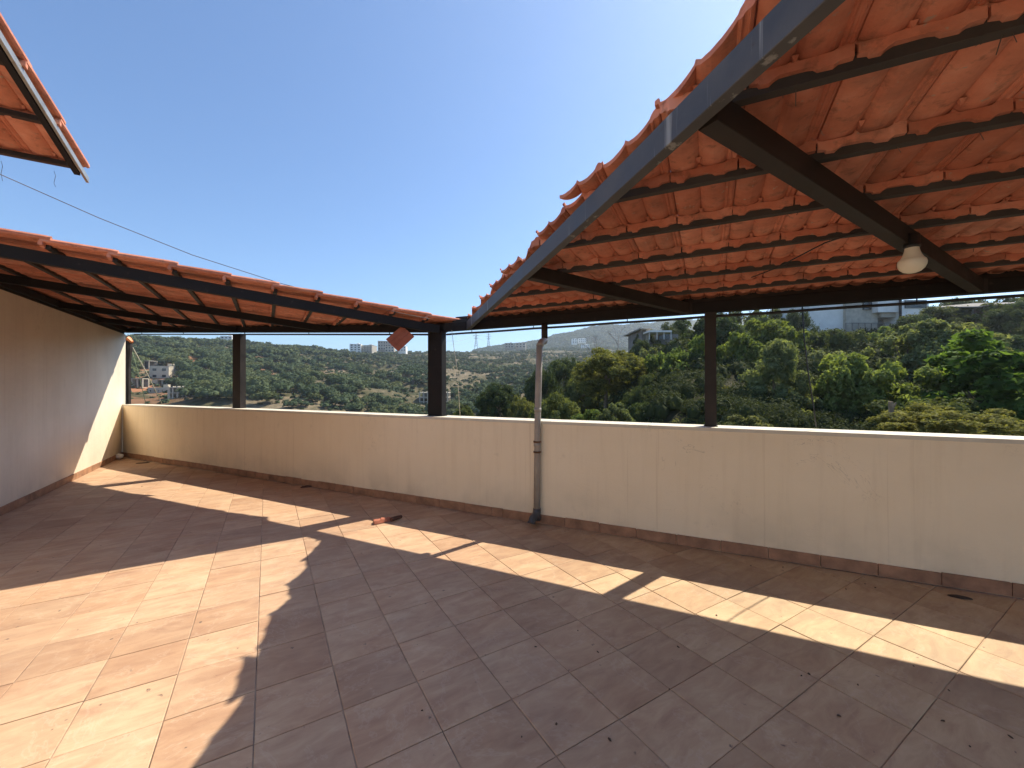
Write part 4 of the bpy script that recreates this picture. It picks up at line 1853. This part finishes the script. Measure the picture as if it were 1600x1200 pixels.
# undergrowth on the near slope
def scatter(name, pts, sizes, tmpl, m, parent=None):
    """many copies of small templates in one mesh; tmpl: list of (V,Q)"""
    Vs, Qs = [], []
    off = 0
    rg = np.random.RandomState(5)
    ti = rg.randint(0, len(tmpl), len(pts))
    for k, (V, Q) in enumerate(tmpl):
        sel = np.where(ti == k)[0]
        if len(sel) == 0:
            continue
        a = rg.rand(len(sel))*6.28
        ca, sa = np.cos(a), np.sin(a)
        S = sizes[sel]
        x = V[None, :, 0]*S[:, None, 0]
        y = V[None, :, 1]*S[:, None, 0]
        z = V[None, :, 2]*S[:, None, 1]
        P = np.stack([x*ca[:, None]-y*sa[:, None], x*sa[:, None]+y*ca[:, None], z], -1)+pts[sel][:, None, :]
        nv = V.shape[0]
        Qk = Q[None]+(off+np.arange(len(sel))*nv)[:, None, None]
        Vs.append(P.reshape(-1, 3))
        Qs.append(Qk.reshape(-1, 3))
        off += len(sel)*nv
    me = bpy.data.meshes.new(name)
    fast_mesh(me, np.concatenate(Vs), np.concatenate(Qs))
    me.materials.append(m)
    return link(name, me, parent)


def small_crown(seed, nleaf, leaf, dome=True, core=.72, nl=9):
    """cheap crown: faceted core + loose clumps of leaf faces on a lumpy dome"""
    rg = np.random.RandomState(seed)
    c = rg.uniform(-1, 1, (nl, 3))
    c /= np.maximum(np.linalg.norm(c, axis=1)[:, None], .4)
    c *= .52
    if dome:
        c[:, 2] = np.abs(c[:, 2])*.7
    R_ = rg.uniform(.36, .55, nl)
    wh = rg.randint(0, nl, nleaf)
    dd_ = rg.normal(size=(nleaf, 3))
    dd_ /= np.linalg.norm(dd_, axis=1)[:, None]
    dd_[:, 2] = np.where(rg.rand(nleaf) < .7, np.abs(dd_[:, 2]), dd_[:, 2])
    P = c[wh]+dd_*(R_[wh]*rg.uniform(.85, 1.08, nleaf))[:, None]
    nr = dd_+rg.normal(size=(nleaf, 3))*.45
    nr /= np.linalg.norm(nr, axis=1)[:, None]
    t = np.cross(nr, rg.normal(size=(nleaf, 3)))
    t /= np.linalg.norm(t, axis=1)[:, None]
    b = np.cross(nr, t)
    s = (leaf*rg.uniform(.6, 1.3, nleaf))[:, None]
    V = np.stack([P-t*s*1.1-b*s*.45, P+t*s*1.2-b*s*.3, P+b*s*1.15+t*s*.1], 1).reshape(-1, 3)
    Q = np.arange(3*nleaf).reshape(-1, 3)
    cv, cq = [], []
    base = len(V)
    for i in range(nl):
        o = len(cv)
        for a in range(4):
            th = math.pi*a/3
            for q in range(5):
                ph = 2*math.pi*q/5
                cv.append(c[i]+R_[i]*core*rg.uniform(.85, 1.1)*np.array([math.sin(th)*math.cos(ph), math.sin(th)*math.sin(ph), math.cos(th)]))
        for a in range(3):
            for q in range(5):
                q0, q1, q2, q3 = base+o+a*5+q, base+o+(a+1)*5+q, base+o+(a+1)*5+(q+1) % 5, base+o+a*5+(q+1) % 5
                cq += ([[q0, q1, q2]] if a else []) + ([[q0, q2, q3]] if a == 1 else []) + ([[q0, q1, q2]] if a == 0 else [])
    V = np.concatenate([V, np.array(cv)])
    Q = np.concatenate([Q, np.array(cq)])
    return V, Q


def under(seed, k, y0, y1, tm, name, label, m):
    rg = np.random.RandomState(seed)
    px = rg.uniform(700, 1750, k)
    Y = y0+rg.rand(k)**1.1*(y1-y0)
    x = (px-800)/636*Y
    z = ground_z(x, Y)
    s = rg.uniform(.6, 1.5, k)*(.5+Y/38)
    s = np.minimum(s, 2.2)
    ok = ~((px < 860) & (Y < 22)) & (px > 690+60*rg.rand(k))
    cap = H + Y*(602-np.interp(px, [690, 820, 900, 970, 1020, 1060, 1250, 1300, 1450, 1600], [640, 600, 572, 545, 532, 522, 505, 503, 500, 508]))/636
    ok &= (z + s*.95 < cap)
    pts = np.stack([x, Y, z-.1], 1)[ok]
    sz = np.stack([s, s*rg.uniform(.7, 1.2, k)], 1)[ok]
    o = scatter(name, pts, sz, tm, m)
    stuff(o, label, 'undergrowth')


under(17, 420, 8.5, 34, [small_crown(s, 1300, .030, True, .66, nl=14) for s in (1, 2, 3)], 'undergrowth', 'dense leafy shrubs filling the near slope just beyond the parapet', M['under'])
under(18, 2600, 28, 125, [small_crown(s, 170, .075, True, .78, nl=7) for s in (4, 5, 6)], 'undergrowth', 'dark shrubs covering the upper part of the near slope', M['under'])

# ------------------------------------------------------------------ wood on the far hillside
farT = [small_crown(s, 120, .17, True, .86, nl=6) for s in (11, 12, 13, 14)]
lowT = [small_crown(s, 40, .27, True, .92, nl=3) for s in (15, 16, 17)]
hiT = [small_crown(s, 420, .095, True, .8, nl=12) for s in (21, 22, 23, 24)]
rg = np.random.RandomState(23)
K_ = 30000
px = rg.uniform(120, 1060, K_)
Yv = 150*np.exp(rg.rand(K_)**.75*math.log(1500/150))
x = (px-800)/636*Yv
z = ground_z(x, Yv)
ypix = 602-(z-H)*636/Yv
yc = np.interp(px, [120, 250, 360, 480, 560, 640, 760, 1060], [528, 528, 535, 545, 551, 551, 551, 540])
dens = fbm(x*1.0, Yv*1.0, 95, 4)
lim = np.interp(px, [120, 330, 500, 720, 1060], [.8, .88, .40, .08, .05])
bare = fbm(x+500, Yv-300, 240, 3)
ok = (dens < lim+.25*rg.rand(K_)) & (ypix < 668)
# clearings: gullies and terraces seen in the photograph
def clearing(pxa, ya, rx, ry):
    return ((px-pxa)/rx)**2+((ypix-ya)/ry)**2 > 1+.5*rg.rand(K_)
for c_ in ((218, 612, 22, 26), (245, 588, 40, 16), (262, 620, 38, 14), (300, 566, 14, 6), (285, 645, 26, 12), (508, 600, 9, 26), (520, 585, 22, 7), (672, 628, 38, 15), (567, 622, 14, 4), (495, 560, 25, 4), (600, 580, 30, 5), (710, 600, 18, 10), (455, 624, 26, 6)):
    ok &= clearing(*c_)
px, Yv, x, z, ypix = px[ok], Yv[ok], x[ok], z[ok], ypix[ok]
rad = rg.uniform(2.0, 4.9, len(x))*np.interp(px, [150, 450, 700, 1000], [1.3, 1.1, .75, .72])
apx = rad/Yv
order = np.argsort(-apx)
# thin out overlaps on a coarse hash, biggest first
cell = {}
sel = []
for i in order:
    c = (int(x[i]//4.0), int(Yv[i]//4.0))
    hit = False
    for a in (-1, 0, 1):
        for b_ in (-1, 0, 1):
            for j in cell.get((c[0]+a, c[1]+b_), ()):
                if (x[i]-x[j])**2+(Yv[i]-Yv[j])**2 < (.62*(rad[i]+rad[j]))**2:
                    hit = True
                    break
            if hit:
                break
        if hit:
            break
    if hit:
        continue
    cell.setdefault(c, []).append(i)
    sel.append(i)
    if len(sel) > 17000:
        break
sel = np.array(sel)
print('far crowns', len(sel))
vis = [i for i in sel if 190 < px[i] < 720 and 528 < ypix[i] < 655]
big = vis[:290]
bigset = set(big)
cm = []
for V, Q in hiT:
    me = bpy.data.meshes.new('far_pine')
    fast_mesh(me, V, Q)
    me.materials.append(M['far'])
    cm.append(me)
rr_ = random.Random(31)
for i in big:
    o = link('far_pine', cm[rr_.randrange(4)])
    o.location = (x[i], Yv[i], z[i]+rad[i]*.45)
    o.scale = (rad[i], rad[i], rad[i]*rr_.uniform(.62, .9))
    o.rotation_euler = (0, 0, rr_.uniform(0, 6.28))
    tag(o, 'rounded green pine crown in the wood across the valley', 'tree', 'pines covering the hillside across the valley')
rest_i = np.array([i for i in sel if i not in bigset])
for sel_, tm_, lb in ((rest_i[Yv[rest_i] < 330], farT, 'dense pine wood covering the lower hillside across the valley'), (rest_i[Yv[rest_i] >= 330], lowT, 'pine wood covering the upper hillside and ridge across the valley')):
    print('wood', len(sel_))
    pts = np.stack([x[sel_], Yv[sel_], z[sel_]+rad[sel_]*.4], 1)
    rz = np.random.RandomState(4).uniform(.6, .95, len(sel_))
    o = scatter('far_wood', pts, np.stack([rad[sel_], rad[sel_]*rz], 1), tm_, M['far'])
    stuff(o, lb, 'wood')
# low scrub between the trees
rg = np.random.RandomState(29)
K_ = 14000
px = rg.uniform(150, 1060, K_)
Yv = 150*np.exp(rg.rand(K_)**.7*math.log(1100/150))
x = (px-800)/636*Yv
z = ground_z(x, Yv)
s = rg.uniform(.6, 1.9, K_)
scr = [small_crown(s_, 14, .40, True, .9, nl=2) for s_ in (41, 42)]
o = scatter('far_scrub', np.stack([x, Yv, z], 1), np.stack([s, s*.7], 1), scr, M['far'])
stuff(o, 'low dry scrub dotted over the bare patches of the far hillside', 'scrub')
# trees on the distant mountain
rg = np.random.RandomState(37)
K_ = 15000
px = rg.uniform(740, 1080, K_)
Yv = 760+620*rg.rand(K_)
x = (px-800)/636*Yv
z = ground_z(x, Yv)
s = rg.uniform(3.5, 8, K_)
o = scatter('mountain_wood', np.stack([x, Yv, z], 1), np.stack([s, s*.6], 1), [small_crown(51, 16, .4, True, .95, nl=2)], M['far'])
stuff(o, 'hazy wood on the distant mountain right of the valley', 'wood')


# ------------------------------------------------------------------ buildings
def far_box(root, name, cx, cy, cz, w, dp, h, m, ang=0.0):
    b = MB()
    b.box((cx, cy, cz+h/2), w, dp, h, (math.cos(ang), math.sin(ang), 0), (-math.sin(ang), math.cos(ang), 0))
    return b.build(name, m, root)


def find_Y(px, yb):
    for Yq in np.arange(100, 1400, 2.0):
        Xq = (px-800)/636*Yq
        if 602-(gz(Xq, Yq)-H)*636/Yq <= yb:
            return float(Yq)
    return 400.0


def block(name, label, px0, px1, ytop, ybot, Y, m, floors, cols, ang=0.0, depth=None, cat='building', win=(.5, .5), balc=False, extra=None, roofm=None, group=None):
    """a building seen across the valley with real window openings (recessed glass and frames)"""
    if Y is None:
        Y = find_Y((px0+px1)/2, ybot)
    x0, x1 = (px0-800)/636*Y, (px1-800)/636*Y
    z1, z0 = H+Y*(602-ytop)/636, H+Y*(602-ybot)/636
    w, h = x1-x0, z1-z0
    dp = depth or w*.8
    cx = (x0+x1)/2
    t = thing(name, label, cat, (cx, Y+dp/2, z0-3), group)
    ax = Vector((math.cos(ang), math.sin(ang), 0))
    ay = Vector((-math.sin(ang), math.cos(ang), 0))
    C = Vector((cx, Y+dp/2, 0))
    b = MB()
    # facade built around its openings
    fh = h/floors
    cw = w/cols
    th = min(.5, w*.03)
    ww, wh = cw*win[0], fh*win[1]
    b.box(C+ay*th/2+Vector((0, 0, z0+h/2-1.5)), w, dp-th, h+3, ax, ay)
    for f_ in range(floors):
        za = z0+fh*f_
        b.box(C-ay*(dp/2)+Vector((0, 0, za+(fh-wh)*.25)), w, th*2, (fh-wh)*.5, ax, ay)
        b.box(C-ay*(dp/2)+Vector((0, 0, za+fh-(fh-wh)*.25)), w, th*2, (fh-wh)*.5, ax, ay)
        for c_ in range(cols+1):
            xx = -w/2+c_*cw
            pw_ = cw-ww
            b.box(C-ay*(dp/2)+ax*xx*(1-pw_/w*.5)+Vector((0, 0, za+fh/2)), pw_*(1 if 0 < c_ < cols else .55), th*1.98, wh*1.02, ax, ay)
    b.build('wall', m, t)
    for f_ in range(floors):
        za = z0+fh*f_
        for c_ in range(cols):
            xx = -w/2+(c_+.5)*cw
            g_ = MB()
            g_.box(C-ay*(dp/2-th*.25)+ax*xx+Vector((0, 0, za+fh/2)), ww*1.1, th*.3, wh*1.05, ax, ay)
            g_.build('window', M['glass'], t)
        if balc:
            g_ = MB()
            g_.box(C-ay*(dp/2+th+.7)+Vector((0, 0, za+.1)), w*.96, 1.4, .22, ax, ay)
            g_.box(C-ay*(dp/2+th+1.35)+Vector((0, 0, za+.6)), w*.96, .12, .9, ax, ay)
            g_.build('balcony', m, t)
    g_ = MB()
    g_.box(C+Vector((0, 0, z1+.15)), w*1.03, dp*1.03, .3, ax, ay)
    g_.box(C+Vector((w*.2, 0, z1+.9)), w*.22, dp*.3, 1.4, ax, ay)
    g_.build('roof', roofm or m, t)
    return t


block('apartment_block', 'tall white apartment block with dark window columns on the far ridge', 545.5, 562, 536.5, 554, 500, M['white'], 5, 3, .18, 12)
block('apartment_block', 'wide pale apartment block with balconies beside the taller one on the far ridge', 563, 583, 538.5, 554, 505, M['stone'], 5, 4, -.12, 13, balc=True)
block('apartment_block', 'pale block on the ridge half hidden behind the left post', 344, 361, 524, 541, 395, M['white'], 4, 3, .1, 10)
block('flat_building', 'long grey flat roofed building on the far ridge left of the hanging tile', 590, 613, 532, 546, 540, M['conc'], 3, 6, .1, 14)
block('red_roofed_house', 'small pink house with a red roof on the far ridge behind the hanging tile', 601, 615, 540, 549, 520, M['stone'], 2, 3, .1, 9, roofm=M['redroof'])
block('pale_house', 'low pale house on the far ridge right of the hanging tile', 622, 634, 540, 548, 525, M['white'], 2, 3, 0, 9)
block('pale_house', 'pale house among trees on the ridge below the second pylon', 789, 802, 535.5, 543, 640, M['conc'], 2, 3, .1, 9)
block('pale_house', 'second pale house on the ridge just left of the rain pipe', 806, 822, 535, 543, 650, M['stone'], 2, 3, -.1, 9)
block('white_building', 'far white building on the hazy mountain slope right of the rain pipe', 894, 902, 529, 536, 960, M['white'], 3, 2, 0, 10)
block('white_building', 'longer far white building on the hazy mountain slope', 904, 916, 528.5, 534, 970, M['white'], 2, 4, 0, 10)
block('white_building', 'lowest far white building on the hazy mountain slope, above the near pines', 909, 921, 538, 543, 930, M['white'], 2, 4, 0, 10)


# concrete frames under construction, far left
def frame_building(label, px0, px1, ytop, ybot, Y, floors, bays, m, name='unfinished_building', tops=True, solid=0.0, ang=0.0):
    if Y is None:
        Y = find_Y((px0+px1)/2, ybot)
    x0, x1 = (px0-800)/636*Y, (px1-800)/636*Y
    z1, z0 = H+Y*(602-ytop)/636, H+Y*(602-ybot)/636
    w, h = x1-x0, z1-z0
    dp = w*.5
    t = thing(name, label, 'building', ((x0+x1)/2, Y+dp/2, z0))
    ax = Vector((math.cos(ang), math.sin(ang), 0))
    ay = Vector((-math.sin(ang), math.cos(ang), 0))
    C = Vector(((x0+x1)/2, Y+dp/2, 0))
    fh = h/floors
    for f_ in range(floors+1):
        b = MB()
        b.box(C+Vector((0, 0, z0+fh*f_)), w*1.03, dp, .32, ax, ay)
        b.build('floor_slab', m, t)
        if f_ == floors and not tops:
            continue
        for i in range(bays+1):
            hh = fh if f_ < floors else fh*.35
            for sgn in (-1, 1):
                b = MB()
                b.box(C+ax*(-w/2+w*i/bays)*.97+ay*sgn*(dp/2-.3)+Vector((0, 0, z0+fh*f_+hh/2)), .45, .45, hh-.33, ax, ay)
                b.build('column', m, t)
        if f_ < floors:
            b = MB()
            b.box(C+ay*dp*.3+Vector((0, 0, z0+fh*f_+fh/2)), w*.95, .2, fh-.33, ax, ay)
            b.build('back_wall', M['concd'], t)
    if solid:
        b = MB()
        b.box(C-ax*w*(.5-solid/2)-ay*.0+Vector((0, 0, z0+h/2)), w*solid, dp*1.04, h, ax, ay)
        b.build('side_wall', m, t)
    return t


frame_building('unfinished grey concrete building low in the valley left of the middle post', 655, 700, 613, 634, None, 3, 7, M['concl'], tops=True)
frame_building('open concrete frame with tall columns at the foot of the left hillside', 262, 291, 604, 621, None, 2, 4, M['concl'], tops=True, solid=.12)
block('cream_villa', 'cream unfinished villa with two dark window rows on the left hillside', 232, 259, 571, 591, None, M['concl'], 2, 2, .15, 14, win=(.45, .4))
frame_building('low broken concrete shell just below the cream villa', 238, 275, 592, 604, None, 1, 5, M['concl'], tops=False, solid=.2)
frame_building('flat roofed grey concrete shell above the cream villa', 200, 232, 562, 574, None, 1, 4, M['conc'], tops=False, solid=.3)
frame_building('concrete terrace with dark openings at the far left edge of the view', 197, 222, 590, 604, None, 1, 3, M['concl'], tops=False, solid=.25)
block('low_retaining_wall', 'long ochre retaining wall stepping down the left hillside', 232, 262, 605, 613, None, M['concl'], 1, 5, .1, 5, cat='wall', win=(.3, .3))


def pylon(px, ytop, ybot, Y, label):
    X = (px-800)/636*Y
    z1, z0 = H+Y*(602-ytop)/636, H+Y*(602-ybot)/636
    h = z1-z0
    t = thing('pylon', label, 'pylon', (X, Y, z0))
    w = h*.10
    b = MB()
    lv = 7
    for sx in (-1, 1):
        for sy in (-1, 1):
            b.tube([(X+sx*w, Y+sy*w, z0-4), (X+sx*w*.35, Y+sy*w*.35, z0+h*.6), (X, Y, z1)], .28, 4)
    for i in range(lv):
        f0, f1 = i/lv, (i+1)/lv
        w0, w1 = w*(1-f0*.95), w*(1-f1*.95)
        for sy in (-1, 1):
            b.tube([(X-w0, Y+sy*w0, z0+h*f0), (X+w1, Y+sy*w1, z0+h*f1)], .16, 4)
            b.tube([(X+w0, Y+sy*w0, z0+h*f0), (X-w1, Y+sy*w1, z0+h*f1)], .16, 4)
    b.build('lattice_tower', M['pylon'], t)
    for f_ in (.55, .72, .88):
        b = MB()
        l = h*.2*(1.1-.3*abs(f_-.72)/.17)
        b.tube([(X-l, Y, z0+h*f_), (X, Y, z0+h*f_+h*.03), (X+l, Y, z0+h*f_)], .24, 4)
        b.tube([(X-l, Y, z0+h*f_), (X+l, Y, z0+h*f_)], .2, 4)
        b.build('cross_arm', M['pylon'], t)
    return Vector((X, Y, z0)), h


pa, ha = pylon(744, 517, 541, 760, 'left and larger electricity pylon on the ridge beside the middle post')
pb, hb = pylon(763.5, 519, 540, 800, 'right and slimmer electricity pylon on the ridge')
for i, (f_, s) in enumerate(((.55, 1), (.88, 1), (.72, -1))):
    b = MB()
    a = pa+Vector((s*ha*.2, 0, ha*f_))
    c = pb+Vector((s*hb*.2, 0, hb*f_))
    b.tube([a.lerp(c, k/8)-Vector((0, 0, 5*math.sin(math.pi*k/8))) for k in range(9)], .10, 4)
    e = at_Y(690, 536-3*i, 600)
    b.tube([a.lerp(e, k/8)-Vector((0, 0, 6*math.sin(math.pi*k/8))) for k in range(9)], .10, 4)
    tag(b.build('power_line', M['pylon']), ['lowest', 'topmost', 'middle'][i]+' power line strung over the ridge between the two pylons', 'power line')


# near houses on the slope, right
def bx(t, name, m, px0, px1, y0, y1, Y, dp, ext=0.0):
    x0, x1 = (px0-800)/636*Y, (px1-800)/636*Y
    za, zb = H+Y*(602-y0)/636, H+Y*(602-y1)/636
    b = MB()
    b.box(((x0+x1)/2, Y+dp/2, (za+zb-ext)/2), x1-x0, dp, za-zb+ext)
    return b.build(name, m, t)


hw = thing('white_house', 'white house with stone cladding and dark windows on the slope under the ring beam, right', 'house', ((1350-800)/636*62, 64, 8))
bx(hw, 'wall', M['white'], 1266, 1322, 452, 503, 62, 9, 4)
bx(hw, 'stone_wall', M['stone'], 1322.3, 1372, 452, 505, 61.5, 9, 4)
bx(hw, 'wall', M['white'], 1372.3, 1408, 462, 488, 60.5, 9.8)
bx(hw, 'wall', M['white'], 1410, 1452, 470, 494, 60.0, 9.8, 2)
bx(hw, 'roof_slab', M['white'], 1260, 1456, 446, 451.7, 60.6, 12)
bx(hw, 'ground_floor_wall', M['concd'], 1300, 1450, 500, 540, 63, 9)
for px0, px1, y0, y1 in ((1350, 1363, 469, 484), (1415, 1449, 469, 482)):
    w = bx(hw, 'window', M['glass'], px0, px1, y0, y1, 61.3 if px0 < 1400 else 59.9, .3)
bx(hw, 'door_frame', M['black'], 1409, 1410, 462, 498, 60.0, .4)
bx(hw, 'shutter', M['stone'], 1378, 1408, 487.2, 496, 61.0, .5)
for i in range(8):
    bx(hw, 'railing_post', M['concd'], 1322+i*10, 1323+i*10, 505, 516, 60.8, .1)
bx(hw, 'railing_bar', M['concd'], 1322, 1395, 504.5, 505.5, 60.7, .1)

sh = thing('wooden_shed', 'old brown boarded shed with a thin tin roof among the trees at the right', 'shed', ((1550-800)/636*50, 51, 8))
for i in range(11):
    bx(sh, 'board', M['wood'], 1524+i*5.4, 1528.8+i*5.4, 482+random.uniform(-.6, .6), 508+random.uniform(-1, 1), 50+random.uniform(0, .08), .12, .5)
bx(sh, 'wall', M['concd'], 1524, 1584, 483, 512, 50.3, 4, 2)
x0, x1 = (1517-800)/636*50, (1596-800)/636*50
za, zb = H+50*(602-482.5)/636, H+50*(602-475.5)/636
b = MB()
b.add([(x0, 49.3, za), (x1, 49.3, zb), (x1, 55, zb+1), (x0, 55, za+1), (x0, 49.3, za+.12), (x1, 49.3, zb+.12), (x1, 55, zb+1.12), (x0, 55, za+1.12)], [(3, 2, 1, 0), (4, 5, 6, 7), (0, 1, 5, 4), (1, 2, 6, 5), (2, 3, 7, 6), (3, 0, 4, 7)])
b.build('roof', M['concd'], sh)
bx(sh, 'window', M['sheet'], 1561, 1567, 486, 498, 49.8, .1)
bx(sh, 'door', M['wood'], 1539, 1548, 487, 508, 49.85, .1)

ch = thing('concrete_house', 'weathered grey concrete house with a white canopy behind the large pine', 'house', ((1020-800)/636*60, 62, 6))
bx(ch, 'wall', M['concd'], 1003, 1016, 514, 560, 60, 7, 9)
bx(ch, 'pilaster', M['conc'], 1010, 1014.5, 515, 548, 59.7, .25)
bx(ch, 'side_wall', M['concd'], 1016.3, 1060, 522, 560, 61, 6, 9)
bx(ch, 'roof_slab', M['conc'], 1000, 1018, 512, 513.8, 59.2, 9)
bx(ch, 'canopy', M['white'], 1014, 1050, 516, 518.6, 57.5, 3)
for p_ in (1015, 1027, 1038, 1049):
    bx(ch, 'canopy_post', M['white'], p_-.4, p_+.4, 518.6, 530, 57.6, .12)
bx(ch, 'window', M['glass'], 1030, 1046, 522, 530, 60.8, .2)
st = thing('tin_roof_shelter', 'small grey tin roof half buried in the trees left of the slim post', 'shelter', ((1068-800)/636*42, 43, 2))
x0, x1, Yk = (1058-800)/636*42, (1079-800)/636*42, 42
z0 = H+Yk*(602-588)/636
b = MB()
b.add([(x0, Yk, z0), (x1, Yk, z0+.1), (x1-.3, Yk+2, z0+.5), (x0-.2, Yk+2, z0+.45), (x0, Yk, z0+.06), (x1, Yk, z0+.16), (x1-.3, Yk+2, z0+.56), (x0-.2, Yk+2, z0+.51)], [(3, 2, 1, 0), (4, 5, 6, 7), (0, 1, 5, 4), (1, 2, 6, 5), (2, 3, 7, 6), (3, 0, 4, 7)])
b.build('tin_roof', M['sheet'], st)
bx(st, 'wall', M['wood'], 1061, 1076, 587.5, 600, 42.3, 1.6)

# building mass below the terrace
bd = MB()
pl = [tuple(A2*(C_A+.1)+B2*(C_B+.02)), tuple(A2*(-1.9)+B2*(C_B+.02)), tuple(n2*(-1.6)+d2*(RIGHT_D+.02)), tuple(n2*2.92+d2*(RIGHT_D+.02)), tuple(n2*2.92+d2*1.5)]
bd.prism([(p[0]*H, p[1]*H) for p in pl][::-1], -9.0, -.205)
struct(bd.build('building_below', M['plaster']))

# ------------------------------------------------------------------ haze
hz_b = MB()
hz_b.box((0, 1800, 108), 7000, 5000, 300)
hm = bpy.data.materials.new('air_haze')
hm.use_nodes = True
nt = hm.node_tree
nt.nodes.clear()
out = nt.nodes.new('ShaderNodeOutputMaterial')
pv = nt.nodes.new('ShaderNodeVolumePrincipled')
pv.inputs['Color'].default_value = (.84, .92, 1.0, 1)
pv.inputs['Density'].default_value = HAZE
pv.inputs['Anisotropy'].default_value = .62
nt.links.new(pv.outputs[0], out.inputs['Volume'])
ho = hz_b.build('haze', hm)
ho['kind'] = 'stuff'
ho['label'] = 'pale bluish haze filling the valley'
ho['category'] = 'haze'
